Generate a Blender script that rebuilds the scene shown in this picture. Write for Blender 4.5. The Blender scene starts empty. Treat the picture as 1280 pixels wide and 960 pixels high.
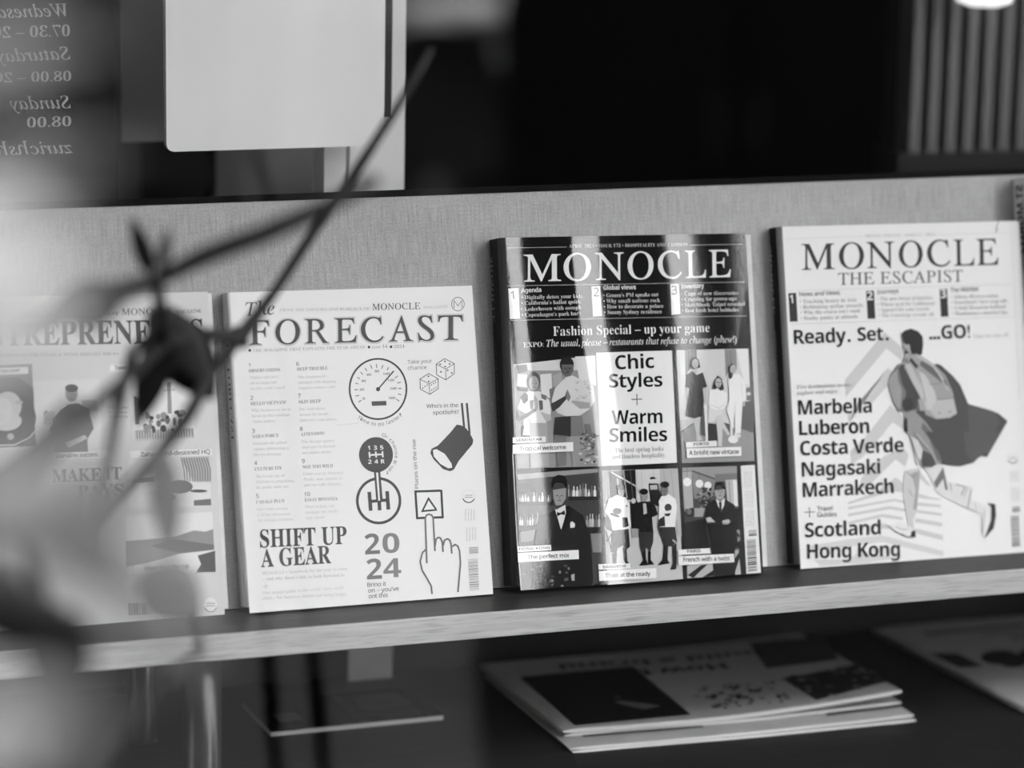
import bpy, math, random
from mathutils import Vector, Matrix
from math import sin, cos, radians, pi, sqrt

# ------------------------------------------------------------------ camera, sky, exposure
SC = bpy.context.scene
COL = SC.collection
F = 3918.77
PSI, PHI, RHO, BETA = (radians(a) for a in (19.572, 12.299, -1.090, 13.647))
_r = Vector((cos(PSI), -sin(PSI), 0)); CD = Vector((sin(PSI)*cos(PHI), cos(PSI)*cos(PHI), -sin(PHI)))
_u = _r.cross(CD)
CR = cos(RHO)*_r - sin(RHO)*_u; CU = cos(RHO)*_u + sin(RHO)*_r
D0 = 2.36
CAM = Vector((-D0*CD.x, -D0*CD.y, 1.55))
cam = bpy.data.cameras.new('camera'); camo = bpy.data.objects.new('camera', cam); COL.objects.link(camo)
cam.sensor_width = 36; cam.lens = F*36/1280
camo.matrix_world = Matrix(((CR.x, CU.x, -CD.x, CAM.x), (CR.y, CU.y, -CD.y, CAM.y), (CR.z, CU.z, -CD.z, CAM.z), (0, 0, 0, 1)))
cam.clip_start = .02
cam.dof.use_dof = True; cam.dof.focus_distance = 2.325; cam.dof.aperture_fstop = 2.6
SC.camera = camo
SC.view_settings.view_transform = 'Standard'; SC.view_settings.look = 'None'
SC.view_settings.gamma = 1; SC.view_settings.use_curve_mapping = False
SC.view_settings.exposure = 0.0
SKY = 11.0
wd = bpy.data.worlds.new('overcast_sky'); wd.use_nodes = True; SC.world = wd
wd.node_tree.nodes['Background'].inputs[0].default_value = (1, 1, 1, 1)
wd.node_tree.nodes['Background'].inputs[1].default_value = SKY
SC.cycles.use_adaptive_sampling = False; SC.cycles.max_bounces = 8; SC.cycles.transparent_max_bounces = 16
GLASS_Y = -.205
TABLE_Z = .761
LEDGE_Z = .8995

pt_l = bpy.data.lights.new('sky_portal', 'AREA'); pt_l.shape = 'RECTANGLE'; pt_l.size = 10; pt_l.size_y = .60; pt_l.cycles.is_portal = True
pt_o = bpy.data.objects.new('sky_portal', pt_l); COL.objects.link(pt_o); pt_o.location = (4.2, -.91, 2.08); pt_o.rotation_euler = (radians(90), 0, 0)
# ------------------------------------------------------------------ geometry of the view: pixel -> point of a real plane
P0 = CAM + D0*CD
VV = Vector((0, sin(BETA), cos(BETA))); NN = Vector((0, -cos(BETA), sin(BETA)))
def ray(x, y): return CD + (x-640)/F*CR - (y-480)/F*CU
def hit(x, y, n, o):
    w = ray(x, y); return CAM + w*((o-CAM).dot(n)/w.dot(n))
def pl(x, y, t):
    q = hit(x, y, NN, P0+NN*t)-P0; return q.x, q.dot(VV)
def on_z(x, y, z): return hit(x, y, Vector((0, 0, 1)), Vector((0, 0, z)))
def on_y(x, y, yy): return hit(x, y, Vector((0, 1, 0)), Vector((0, yy, 0)))
def at_d(x, y, d): return CAM + ray(x, y)*d
def refl(x, y, Y):                       # point of the street at depth Y that the window glass mirrors at this place
    w = ray(x, y); q = CAM + w*((GLASS_Y-CAM.y)/w.y); w2 = Vector((w.x, -w.y, w.z))
    return q + w2*((Y-q.y)/w2.y)

# ------------------------------------------------------------------ materials
def lin(g):
    c = g/255; return c/12.92 if c <= .04045 else ((c+.055)/1.055)**2.4
def newmat(name):
    m = bpy.data.materials.new(name); m.use_nodes = True
    return m, m.node_tree.nodes, m.node_tree.links, m.node_tree.nodes['Principled BSDF']
def setp(b, col=None, rough=None, spec=None, metal=None, coat=None, coat_r=None):
    if col is not None: b.inputs['Base Color'].default_value = (col, col, col, 1)
    if rough is not None: b.inputs['Roughness'].default_value = rough
    if spec is not None: b.inputs['Specular IOR Level'].default_value = spec
    if metal is not None: b.inputs['Metallic'].default_value = metal
    if coat is not None: b.inputs['Coat Weight'].default_value = coat
    if coat_r is not None: b.inputs['Coat Roughness'].default_value = coat_r
def plain(name, col, rough=.6, spec=.3, metal=0, noise=0, scale=40, stretch=(1, 1, 1), bump=0):
    m, n, l, b = newmat(name); setp(b, col, rough, spec, metal)
    if noise or bump:
        tc = n.new('ShaderNodeTexCoord'); mp = n.new('ShaderNodeMapping'); mp.inputs['Scale'].default_value = stretch
        nz = n.new('ShaderNodeTexNoise'); nz.inputs['Scale'].default_value = scale; nz.inputs['Detail'].default_value = 5
        l.new(tc.outputs['Object'], mp.inputs[0]); l.new(mp.outputs[0], nz.inputs['Vector'])
        if noise:
            r = n.new('ShaderNodeMapRange'); r.inputs[1].default_value = .3; r.inputs[2].default_value = .7
            r.inputs[3].default_value = col*(1-noise); r.inputs[4].default_value = col*(1+noise)
            l.new(nz.outputs['Fac'], r.inputs[0]); l.new(r.outputs[0], b.inputs['Base Color'])
        if bump:
            bp = n.new('ShaderNodeBump'); bp.inputs['Strength'].default_value = bump; bp.inputs['Distance'].default_value = .001
            l.new(nz.outputs['Fac'], bp.inputs['Height']); l.new(bp.outputs[0], b.inputs['Normal'])
    return m
_ink = {}
GLOSS_OBJ = {}
def ink(g, kind='matte'):
    g = max(4, min(255, int(round(g/4.0)*4))); k = (g, kind)
    if k in _ink: return _ink[k]
    m, n, l, b = newmat('print_%s_%d' % (kind, g)); setp(b, min(.86, lin(g)*.98), .55, .2)
    if kind == 'gloss':
        setp(b, rough=.09, spec=.75)
        tc = n.new('ShaderNodeTexCoord'); tc.object = GLOSS_OBJ['o']
        sep = n.new('ShaderNodeSeparateXYZ'); l.new(tc.outputs['Object'], sep.inputs[0])
        nz = n.new('ShaderNodeTexNoise'); nz.inputs['Scale'].default_value = 9; nz.inputs['Detail'].default_value = 1
        mp = n.new('ShaderNodeMapping'); mp.inputs['Scale'].default_value = (1.6, .35, 0); l.new(tc.outputs['Object'], mp.inputs[0]); l.new(mp.outputs[0], nz.inputs['Vector'])
        w = n.new('ShaderNodeMath'); w.operation = 'MULTIPLY'; w.inputs[1].default_value = WAVE_K; l.new(sep.outputs[0], w.inputs[0])
        ph = n.new('ShaderNodeMath'); ph.operation = 'MULTIPLY_ADD'; ph.inputs[1].default_value = 5.0; l.new(nz.outputs['Fac'], ph.inputs[0]); l.new(w.outputs[0], ph.inputs[2])
        s = n.new('ShaderNodeMath'); s.operation = 'SINE'; l.new(ph.outputs[0], s.inputs[0])
        fn = n.new('ShaderNodeTexNoise'); fn.inputs['Scale'].default_value = 420; fn.inputs['Detail'].default_value = 2; l.new(tc.outputs['Object'], fn.inputs['Vector'])
        ad = n.new('ShaderNodeMath'); ad.operation = 'MULTIPLY_ADD'; ad.inputs[1].default_value = .02; l.new(fn.outputs['Fac'], ad.inputs[0]); 
        def lin2(a_, kx, kc):                    # the sheet curls most near the spine and lies flat at the lower right
            q_ = n.new('ShaderNodeMath'); q_.operation = 'MULTIPLY_ADD'; q_.inputs[1].default_value = kx; l.new(a_, q_.inputs[0])
            if isinstance(kc, float): q_.inputs[2].default_value = kc
            else: l.new(kc, q_.inputs[2])
            return q_.outputs[0]
        amp = lin2(sep.outputs[0], -6.2, lin2(sep.outputs[1], 1.6, .88))
        cl = n.new('ShaderNodeClamp'); cl.inputs['Min'].default_value = 0; cl.inputs['Max'].default_value = 1.2; l.new(amp, cl.inputs[0])
        sm_n = n.new('ShaderNodeMath'); sm_n.operation = 'MULTIPLY'; l.new(s.outputs[0], sm_n.inputs[0]); l.new(cl.outputs[0], sm_n.inputs[1])
        l.new(sm_n.outputs[0], ad.inputs[2])
        bp = n.new('ShaderNodeBump'); bp.inputs['Strength'].default_value = 1; bp.inputs['Distance'].default_value = WAVE_A
        l.new(ad.outputs[0], bp.inputs['Height']); l.new(bp.outputs[0], b.inputs['Normal'])
    _ink[k] = m; return m
WAVE_K = 92.0; WAVE_A = .0013

def glass_mat(name, tint=.96):
    m, n, l, b = newmat(name); n.remove(b)
    lw = n.new('ShaderNodeLayerWeight'); lw.inputs['Blend'].default_value = .5
    pw = n.new('ShaderNodeMath'); pw.operation = 'POWER'; pw.inputs[1].default_value = 5; l.new(lw.outputs['Facing'], pw.inputs[0])
    sc = n.new('ShaderNodeMath'); sc.operation = 'MULTIPLY_ADD'; sc.inputs[1].default_value = .95; sc.inputs[2].default_value = .043; l.new(pw.outputs[0], sc.inputs[0])
    t = n.new('ShaderNodeBsdfTransparent'); t.inputs[0].default_value = (tint, tint, tint, 1)
    g = n.new('ShaderNodeBsdfGlossy'); g.inputs['Roughness'].default_value = 0.0
    mx = n.new('ShaderNodeMixShader'); l.new(sc.outputs[0], mx.inputs[0]); l.new(t.outputs[0], mx.inputs[1]); l.new(g.outputs[0], mx.inputs[2])
    l.new(mx.outputs[0], n['Material Output'].inputs[0]); return m

def cloth_panel_mat():
    m, n, l, b = newmat('brushed_grey_board'); setp(b, .3, .45, .4)
    tc = n.new('ShaderNodeTexCoord')
    def nz(scale, st, det=4):
        mp = n.new('ShaderNodeMapping'); mp.inputs['Scale'].default_value = st
        x = n.new('ShaderNodeTexNoise'); x.inputs['Scale'].default_value = scale; x.inputs['Detail'].default_value = det
        l.new(tc.outputs['Object'], mp.inputs[0]); l.new(mp.outputs[0], x.inputs['Vector']); return x.outputs['Fac']
    def mad(a, k, c):
        x = n.new('ShaderNodeMath'); x.operation = 'MULTIPLY_ADD'; x.inputs[1].default_value = k
        l.new(a, x.inputs[0])
        if isinstance(c, float): x.inputs[2].default_value = c
        else: l.new(c, x.inputs[2])
        return x.outputs[0]
    v = mad(nz(60, (14, .8, 1)), .30, -.05)
    v = mad(nz(700, (1, 1, 1), 2), .26, v)
    v = mad(nz(14, (1, 1.2, 1)), .16, v)
    v = mad(nz(60, (.8, 12, 1)), .10, v)
    l.new(v, b.inputs['Base Color']); return m
def wood_mat(name, base, amp, rough=.5, sx=3.0):
    m, n, l, b = newmat(name); setp(b, base, rough, .35)
    tc = n.new('ShaderNodeTexCoord')
    mp = n.new('ShaderNodeMapping'); mp.inputs['Scale'].default_value = (sx, 40, 40)
    nz = n.new('ShaderNodeTexNoise'); nz.inputs['Scale'].default_value = 5; nz.inputs['Detail'].default_value = 6; nz.inputs['Distortion'].default_value = .8
    l.new(tc.outputs['Object'], mp.inputs[0]); l.new(mp.outputs[0], nz.inputs['Vector'])
    r = n.new('ShaderNodeMapRange'); r.inputs[1].default_value = .32; r.inputs[2].default_value = .68; r.inputs[3].default_value = base*(1-amp); r.inputs[4].default_value = base*(1+amp)
    l.new(nz.outputs['Fac'], r.inputs[0])
    mp2 = n.new('ShaderNodeMapping'); mp2.inputs['Scale'].default_value = (sx*3, 90, 90)
    n2 = n.new('ShaderNodeTexNoise'); n2.inputs['Scale'].default_value = 8; n2.inputs['Detail'].default_value = 2
    l.new(tc.outputs['Object'], mp2.inputs[0]); l.new(mp2.outputs[0], n2.inputs['Vector'])
    r2 = n.new('ShaderNodeMapRange'); r2.inputs[1].default_value = .53; r2.inputs[2].default_value = .66; r2.inputs[3].default_value = 1; r2.inputs[4].default_value = 1-amp*1.6
    l.new(n2.outputs['Fac'], r2.inputs[0])
    mu = n.new('ShaderNodeMath'); mu.operation = 'MULTIPLY'; l.new(r.outputs[0], mu.inputs[0]); l.new(r2.outputs[0], mu.inputs[1])
    l.new(mu.outputs[0], b.inputs['Base Color']); return m

M_GLASS = glass_mat('window_glass')
M_PANEL = cloth_panel_mat()
M_OAK = wood_mat('pale_oak', .50, .15, .5, 1.6)
M_TABLE = wood_mat('dark_stained_wood', .009, .35, .7)
M_LEDGE = wood_mat('dark_ledge_top', .028, .3, .5)
M_DARK = plain('dark_lacquer', .03, .4, .4)
M_BLACK = plain('black_metal', .015, .35, .5)
M_STEEL = plain('dark_tube_metal', .02, .3, .5, .1, noise=.15, scale=300)
M_WALLD = plain('dark_shop_wall', .022, .8, .2, noise=.15, scale=6)
M_BOARD = plain('pale_card_board', .9, .5, .3, noise=.06, scale=5, stretch=(3, 1, .4))
M_WHITE = plain('white_painted_wood', .8, .5, .3)
M_GREYB = plain('grey_board', .75, .6, .3, noise=.15, scale=6)
M_PAGE = plain('paper_edge', .72, .8, .1, noise=.12, scale=30, stretch=(1, 1, 60))
M_NEWS_SHADED = plain('shaded_newsprint', .42, .85, .1, noise=.06, scale=60)  # darker than the page edges: the ledge's shade put into the colour
M_LETTER = plain('pale_vinyl_lettering', .5, .6, .3)
M_PAVE = plain('paving', .07, .9, 0, noise=.25, scale=4)
M_ASPH = plain('dark_asphalt', .008, .9, 0, noise=.3, scale=20)
M_FACADE = plain('dark_facade', .012, .9, 0, noise=.2, scale=3)
M_CAR = plain('dark_car_paint', .02, .3, .4)
M_MATTE_BLACK = plain('matte_black_paint', .006, .8, .05)  # matte black for panel edge, booklet and reflected stand-ins
M_TYRE = plain('tyre_rubber', .012, .8, .2)
M_SLAT = plain('grey_metal_slat', .17, .5, .4)

# ------------------------------------------------------------------ object helpers
def tag(o, label=None, cat=None, group=None, kind=None):
    if label: o['label'] = label
    if cat: o['category'] = cat
    if group: o['group'] = group
    if kind: o['kind'] = kind
    return o
def thing(name, label, cat, loc=(0, 0, 0), mat=None, group=None):
    o = bpy.data.objects.new(name, None); COL.objects.link(o); o.empty_display_size = .05
    o.matrix_world = mat if mat is not None else Matrix.Translation(loc)
    return tag(o, label, cat, group)
class MB:
    """collects geometry for one mesh object"""
    def __init__(s): s.v = []; s.f = []; s.m = []; s.ms = []; s.sm = []
    def mi(s, m):
        if m not in s.ms: s.ms.append(m)
        return s.ms.index(m)
    def add(s, vs, fs, m, smooth=False):
        k = len(s.v); i = s.mi(m); s.v += [tuple(v) for v in vs]
        for f in fs: s.f.append([k+a for a in f]); s.m.append(i); s.sm.append(smooth)
    def box(s, a, b, m):
        x0, y0, z0 = a; x1, y1, z1 = b
        s.add([(x0, y0, z0), (x1, y0, z0), (x1, y1, z0), (x0, y1, z0), (x0, y0, z1), (x1, y0, z1), (x1, y1, z1), (x0, y1, z1)],
              [(0, 3, 2, 1), (4, 5, 6, 7), (0, 1, 5, 4), (1, 2, 6, 5), (2, 3, 7, 6), (3, 0, 4, 7)], m)
    def prism(s, poly, z0, z1, m, f=lambda x, y, z: (x, y, z)):
        n = len(poly)
        s.add([f(x, y, z0) for x, y in poly]+[f(x, y, z1) for x, y in poly],
              [tuple(range(n-1, -1, -1)), tuple(range(n, 2*n))]+[(i, (i+1) % n, n+(i+1) % n, n+i) for i in range(n)], m)
    def tube(s, pts, rad, m, n=12, cap=True):
        pts = [Vector(p) for p in pts]; rs = rad if isinstance(rad, (list, tuple)) else [rad]*len(pts)
        vs = []; fs = []; prev = None
        for i, p in enumerate(pts):
            t = (pts[min(i+1, len(pts)-1)]-pts[max(i-1, 0)]).normalized()
            a = prev if prev is not None else (Vector((0, 0, 1)) if abs(t.z) < .9 else Vector((1, 0, 0)))
            a = (a-t*a.dot(t)).normalized(); b = t.cross(a); prev = a
            for k in range(n):
                w = 2*pi*k/n; vs.append(p+(a*cos(w)+b*sin(w))*rs[i])
        for i in range(len(pts)-1):
            for k in range(n): fs.append((i*n+k, i*n+(k+1) % n, (i+1)*n+(k+1) % n, (i+1)*n+k))
        if cap: fs += [tuple(range(n-1, -1, -1)), tuple(range((len(pts)-1)*n, len(pts)*n))]
        s.add(vs, fs, m, True)
    def build(s, name, parent=None, bevel=0, loc=None, label=None):
        me = bpy.data.meshes.new(name); me.from_pydata(s.v, [], s.f)
        for m in s.ms: me.materials.append(m)
        me.polygons.foreach_set('material_index', s.m); me.polygons.foreach_set('use_smooth', s.sm); me.update()
        o = bpy.data.objects.new(name, me); COL.objects.link(o)
        if parent is not None: o.parent = parent
        if loc is not None:
            o.location = loc
            for v in me.vertices: v.co -= Vector(loc)
        if bevel:
            b = o.modifiers.new('bevel', 'BEVEL'); b.width = bevel; b.segments = 2; b.limit_method = 'ANGLE'
        if label: o['label'] = label
        return o
def structure(name, mb, bevel=0):
    return tag(mb.build(name, bevel=bevel), kind='structure')

# ------------------------------------------------------------------ the room and the window
def boxo(name, a, b, m, bevel=0):
    mb = MB(); mb.box(a, b, m); return structure(name, mb, bevel)
boxo('floor', (-3.5, -.24, -.05), (4.5, 4.0, 0), plain('shop_floor', .03, .5, .3, noise=.2, scale=8))
boxo('ceiling', (-3.5, -.24, 2.75), (4.5, 4.0, 2.80), M_WALLD)
boxo('wall_back', (-3.5, 4.0, 0), (4.5, 4.1, 2.75), M_WALLD)
boxo('wall_left', (-3.6, -.24, 0), (-3.5, 4.1, 2.75), M_WALLD)
boxo('wall_right', (4.5, -.24, 0), (4.6, 4.1, 2.75), M_WALLD)
mb = MB()
mb.box((-3.6, -.26, 0), (4.6, -.17, .70), M_WALLD); mb.box((-3.6, -.26, 2.35), (4.6, -.17, 2.80), M_WALLD)
mb.box((-3.6, -.26, .70), (-1.6, -.17, 2.35), M_WALLD); mb.box((2.4, -.26, .70), (4.6, -.17, 2.35), M_WALLD)
structure('wall_front', mb)
w1 = MB()
w1.box((-1.6, -.25, .70), (2.4, -.17, .735), M_BLACK); w1.box((-1.6, -.25, 2.31), (2.4, -.17, 2.35), M_BLACK)
w1.box((-1.6, -.25, .735), (-1.56, -.17, 2.31), M_BLACK); w1.box((2.36, -.25, .735), (2.4, -.17, 2.31), M_BLACK)
win = structure('window_1', w1)
g = MB(); g.box((-1.56, GLASS_Y, .735), (2.36, GLASS_Y+.006, 2.31), M_GLASS); g.build('glass_pane', win)

# upright frame, pale board and the second glazed leaf behind the rack
def span(px0, px1, py, y): return on_y(px0, py, y).x, on_y(px1, py, y).x
ya = .16
a, b = span(437, 505, 240, ya); a2, b2 = span(405, 432, 240, ya)
t3 = MB(); t3.box((a, ya, 1.08), (b, ya+.03, 2.75), M_WHITE); t3.box((a2, ya, 1.08), (b2, ya+.03, 2.75), M_WHITE)
t3.box((b2, ya+.012, 1.08), (a, ya+.028, 2.75), M_STEEL); structure('trim_1', t3)
c0, c1 = span(477, 487.5, 145, .15); zz = on_y(482, 146, .15).z
s3 = MB(); s3.box((c0-.03, .146, zz), (c1, .158, 2.75), M_BLACK); structure('trim_2', s3)
yb = .125
p_bl = on_y(206.5, 189, yb); p_br = on_y(478, 186, yb)
bw = p_br.x-p_bl.x
bt = thing('hanging_board', 'large pale grey board hanging behind the magazine rack at upper left', 'board', (p_bl.x, yb, p_bl.z))
bb = MB(); R = .006; poly = []
for cx, cz, a0 in ((R, R, 180), (bw-R, R, 270), (bw-R, 1.2, 0), (R, 1.2, 90)):
    for k in range(5):
        w = radians(a0+22.5*k); poly.append((cx+R*cos(w), cz+R*sin(w)))
bb.prism(poly, -.004, .004, M_BOARD, lambda x, z, y: (x, -y, z)); bb.build('board_sheet', bt)
for sx in (.18, .82):
    cb = MB(); cb.tube([(bw*sx, 0, 1.19), (bw*sx, 0, 2.75-p_bl.z)], .0015, M_STEEL, 6); cb.build('hanging_cord', bt)
# grey board behind it
q0 = on_y(152, 178, .30); q1 = on_y(240, 178, .30)
gb = MB(); gb.box((q0.x, .30, q0.z), (q1.x, .32, 2.75), M_GREYB); structure('trim_3', gb)
q0 = on_y(270, 200, .42); q1 = on_y(425, 200, .42); dgm = MB(); dgm.box((q0.x, .42, 0), (q1.x, .44, 2.75), plain('dark_grey_board', .10, .8, .1)); structure('trim_5', dgm)
# glazed leaf with reversed lettering
lf = MB()
lx0 = on_y(-160, 100, .11).x; lx1 = on_y(150, 100, .11).x
lf.box((lx0, .12, .9), (lx1, .126, 2.6), M_GLASS)
leaf_pane = structure('window_2', lf)
fr = MB(); fr.box((lx0-.03, .11, 0), (lx0, .14, 2.75), M_BLACK); fr.box((lx0, .11, 2.6), (lx1, .14, 2.75), M_BLACK); fr.box((lx0, .11, .8), (lx1, .14, .9), M_BLACK)
fr.build('window_frame', leaf_pane)
bk = MB(); k0 = on_y(-400, 100, .6); k1 = on_y(175, 100, .6)
bk.box((k0.x, .60, 0), (k1.x, .63, 2.75), plain('grey_partition', .22, .7, .2, noise=.3, scale=3.5)); structure('wall_partition', bk)

ys = .30
f0 = on_y(1137, 186, ys); stp = on_y(1159.5, 186, ys).x-f0.x; zb = f0.z
fe = thing('slatted_screen', 'grey screen of upright slats behind the rack at the upper right', 'screen', (f0.x, ys, 0))
mb = MB(); mb.box((-.01, .0, 0), (stp*22, .05, zb-.004), M_BLACK); mb.build('base_box', fe)
mb = MB(); mb.box((0, .045, zb-.004), (stp*22, .055, 2.2), M_BLACK); mb.build('backing', fe)
for i in range(22):
    mb = MB(); mb.box((i*stp, .0, zb-.004), (i*stp+stp*.52, .03, 2.2), M_SLAT); mb.build('slat', fe)
lp = on_y(1230, 7, .27)
pl_ = thing('pendant_lamp', 'small lit pendant lamp at the upper right corner above the slatted screen', 'lamp', lp)
em, n, l, b_ = newmat('lamp_glow'); b_.inputs['Emission Color'].default_value = (1, 1, 1, 1); b_.inputs['Emission Strength'].default_value = 1.3
mb = MB(); mb.tube([(0, 0, 0), (0, 0, .004), (0, 0, .02), (0, 0, .045)], [.014, .024, .026, .02], em, 24); mb.build('glowing_glass', pl_)
mb = MB(); mb.tube([(0, 0, .045), (0, 0, .06), (0, 0, .085)], [.027, .022, .008], M_BLACK, 24); mb.build('lamp_cap', pl_)
mb = MB(); mb.tube([(0, 0, .085), (0, 0, 2.75-lp.z)], .002, M_BLACK, 8); mb.build('cord', pl_)

# ------------------------------------------------------------------ the street outside
gm = MB(); gm.box((-30, -60, -.06), (40, -.26, -.012), M_ASPH); structure('ground_street', gm)
pv = MB()
pp = [refl(600, 985, 0), 0]
def gpt(x, y):
    w = ray(x, y); q = CAM+w*((GLASS_Y-CAM.y)/w.y); w2 = Vector((w.x, -w.y, w.z)); h = q+w2*(-q.z/w2.z); return (h.x, h.y)
pv.prism([(-12, -.27), (gpt(602, 960)[0]-.6, -.27), gpt(602, 960), gpt(590, 800), gpt(560, 240), gpt(560, 60), (-12, -14)], -.05, 0, M_PAVE)
structure('ground_pavement', pv)
SKYGAP = (26.0, 41.0)
def azx(az, y): return (-y)*math.tan(radians(az))
fb = MB(); Yf = -14.0
def facade(az0, az1, h, y=Yf):
    fb.box((azx(az0, y), y-.5, -.02), (azx(az1, y), y, h), M_FACADE)
facade(-70, 2, 32.0); facade(2, SKYGAP[0], 12.5); facade(SKYGAP[1], 75, 12.5)  # unseen blocks; heights and gap shaped to steer the sky light
structure('wall_opposite', fb)
aw = MB(); aw.box((-6, -.9, 2.38), (8, -.26, 2.44), M_DARK); structure('unseen_awning', aw)  # unseen awning added to cut off the high sky light

# ------------------------------------------------------------------ lettering and print
def sty(s, k):
    o = ''
    for ch in s:
        up = 'A' <= ch <= 'Z'; lo = 'a' <= ch <= 'z'; dg = ch.isdigit() and ch in '0123456789'
        if k == 'sb': base = (0x1D400, 0x1D41A, 0x1D7CE)
        elif k in ('si', 'sr'): base = (0x1D434, 0x1D44E, 0x1D7CE)
        elif k == 'sB': base = (0x1D5D4, 0x1D5EE, 0x1D7EC)
        else: base = (0x1D5A0, 0x1D5BA, 0x1D7E2)
        if lo and ch == 'h' and k in ('si', 'sr'): o += '\u210e'
        elif up: o += chr(base[0]+ord(ch)-65)
        elif lo: o += chr(base[1]+ord(ch)-97)
        elif dg: o += chr(base[2]+ord(ch)-48)
        else: o += ch
    return o
OFF = {'sb': -.006, 'si': .004, 'sr': .004, 'sB': 0.0, 'ss': .004}
TRK = {'sb': 0, 'si': 0, 'sr': 0, 'sB': -.035, 'ss': -.03}
_tc = {}; _fonts = {}; _adv = {}
CHARS = "ABCDEFGHIJKLMNOPQRSTUVWXYZabcdefghijklmnopqrstuvwxyz0123456789 .,:!?'()|-\u2013\u2022"
def font(k, off):
    """every character of one lettering style as a flat outline, with its advance"""
    if (k, off) in _fonts: return _fonts[(k, off)]
    first = k not in _adv; chars = 'ABCDEFGHIJKLMNOPQRSTUVWXYZ' if (k == 'sr' and off) else CHARS
    if first: chars = CHARS
    lines = ['H', 'H', 'HH']+list(chars)+(['H'+ch+'H' for ch in chars] if first else [])
    c = bpy.data.curves.new('t', 'FONT'); c.resolution_u = 3; c.space_line = 3.0; c.offset = OFF[k]+off
    c.body = '\n'.join(sty(t, k) for t in lines)
    o = bpy.data.objects.new('t', c); COL.objects.link(o)
    me = bpy.data.meshes.new_from_object(o.evaluated_get(bpy.context.evaluated_depsgraph_get()))
    vs = [(v.co.x, v.co.y) for v in me.vertices]; fs = [tuple(p.vertices) for p in me.polygons]
    bpy.data.objects.remove(o); bpy.data.curves.remove(c); bpy.data.meshes.remove(me)
    h = max(y for x, y in vs); y1 = max(y for x, y in vs if -6 < y < -.9)
    d = h-y1                                                # line distance
    row = lambda y: int(math.floor((-y+1.25)/d))
    L = [[] for _ in lines]; W = [0]*len(lines)
    for f in fs: L[row(vs[f[0]][1])].append(f)
    for x, y in vs:
        i = row(y); W[i] = max(W[i], x)
    if first: _adv[k] = {ch: W[3+len(chars)+i]-W[2] for i, ch in enumerate(chars)}
    G = {}
    for n_, ch in enumerate(chars):
        i = 3+n_; ids = {}; gv = []; gf = []
        for f in L[i]:
            for q in f:
                if q not in ids: ids[q] = len(gv); gv.append((vs[q][0], vs[q][1]+i*d))
            gf.append([ids[q] for q in f])
        G[ch] = (gv, gf, _adv[k][ch])
    _fonts[(k, off)] = G; return G
def glyphs(s, k, off=0):
    key = (s, k, off)
    if key in _tc: return _tc[key]
    G = font(k, off); x = 0; vs = []; fs = []; sh = -.24 if k == 'sr' else 0
    for ch in s:
        gv, gf, adv = G[ch]; n_ = len(vs)
        s2 = sh-.13 if (k == 'sr' and ch == 'A') else sh
        vs += [(x+a+s2*b, b) for a, b in gv]; fs += [tuple(n_+q for q in f) for f in gf]; x += adv+TRK[k]
    x0 = min((v[0] for v in vs), default=0); x1 = max((v[0] for v in vs), default=1)
    _tc[key] = (vs, fs, x0, x1); return _tc[key]
CAPH = {}
def caph(k):
    if k not in CAPH: CAPH[k] = max(v[1] for v in glyphs('H', k)[0])
    return CAPH[k]
def crop(x0, y0, s): return lambda X, Y: (x0+X*s, y0+Y*s)
def pts(c, st):
    v = [float(a) for a in st.replace(',', ' ').split()]
    return [c(v[i], v[i+1]) for i in range(0, len(v), 2)]
LAY = .00007
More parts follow.
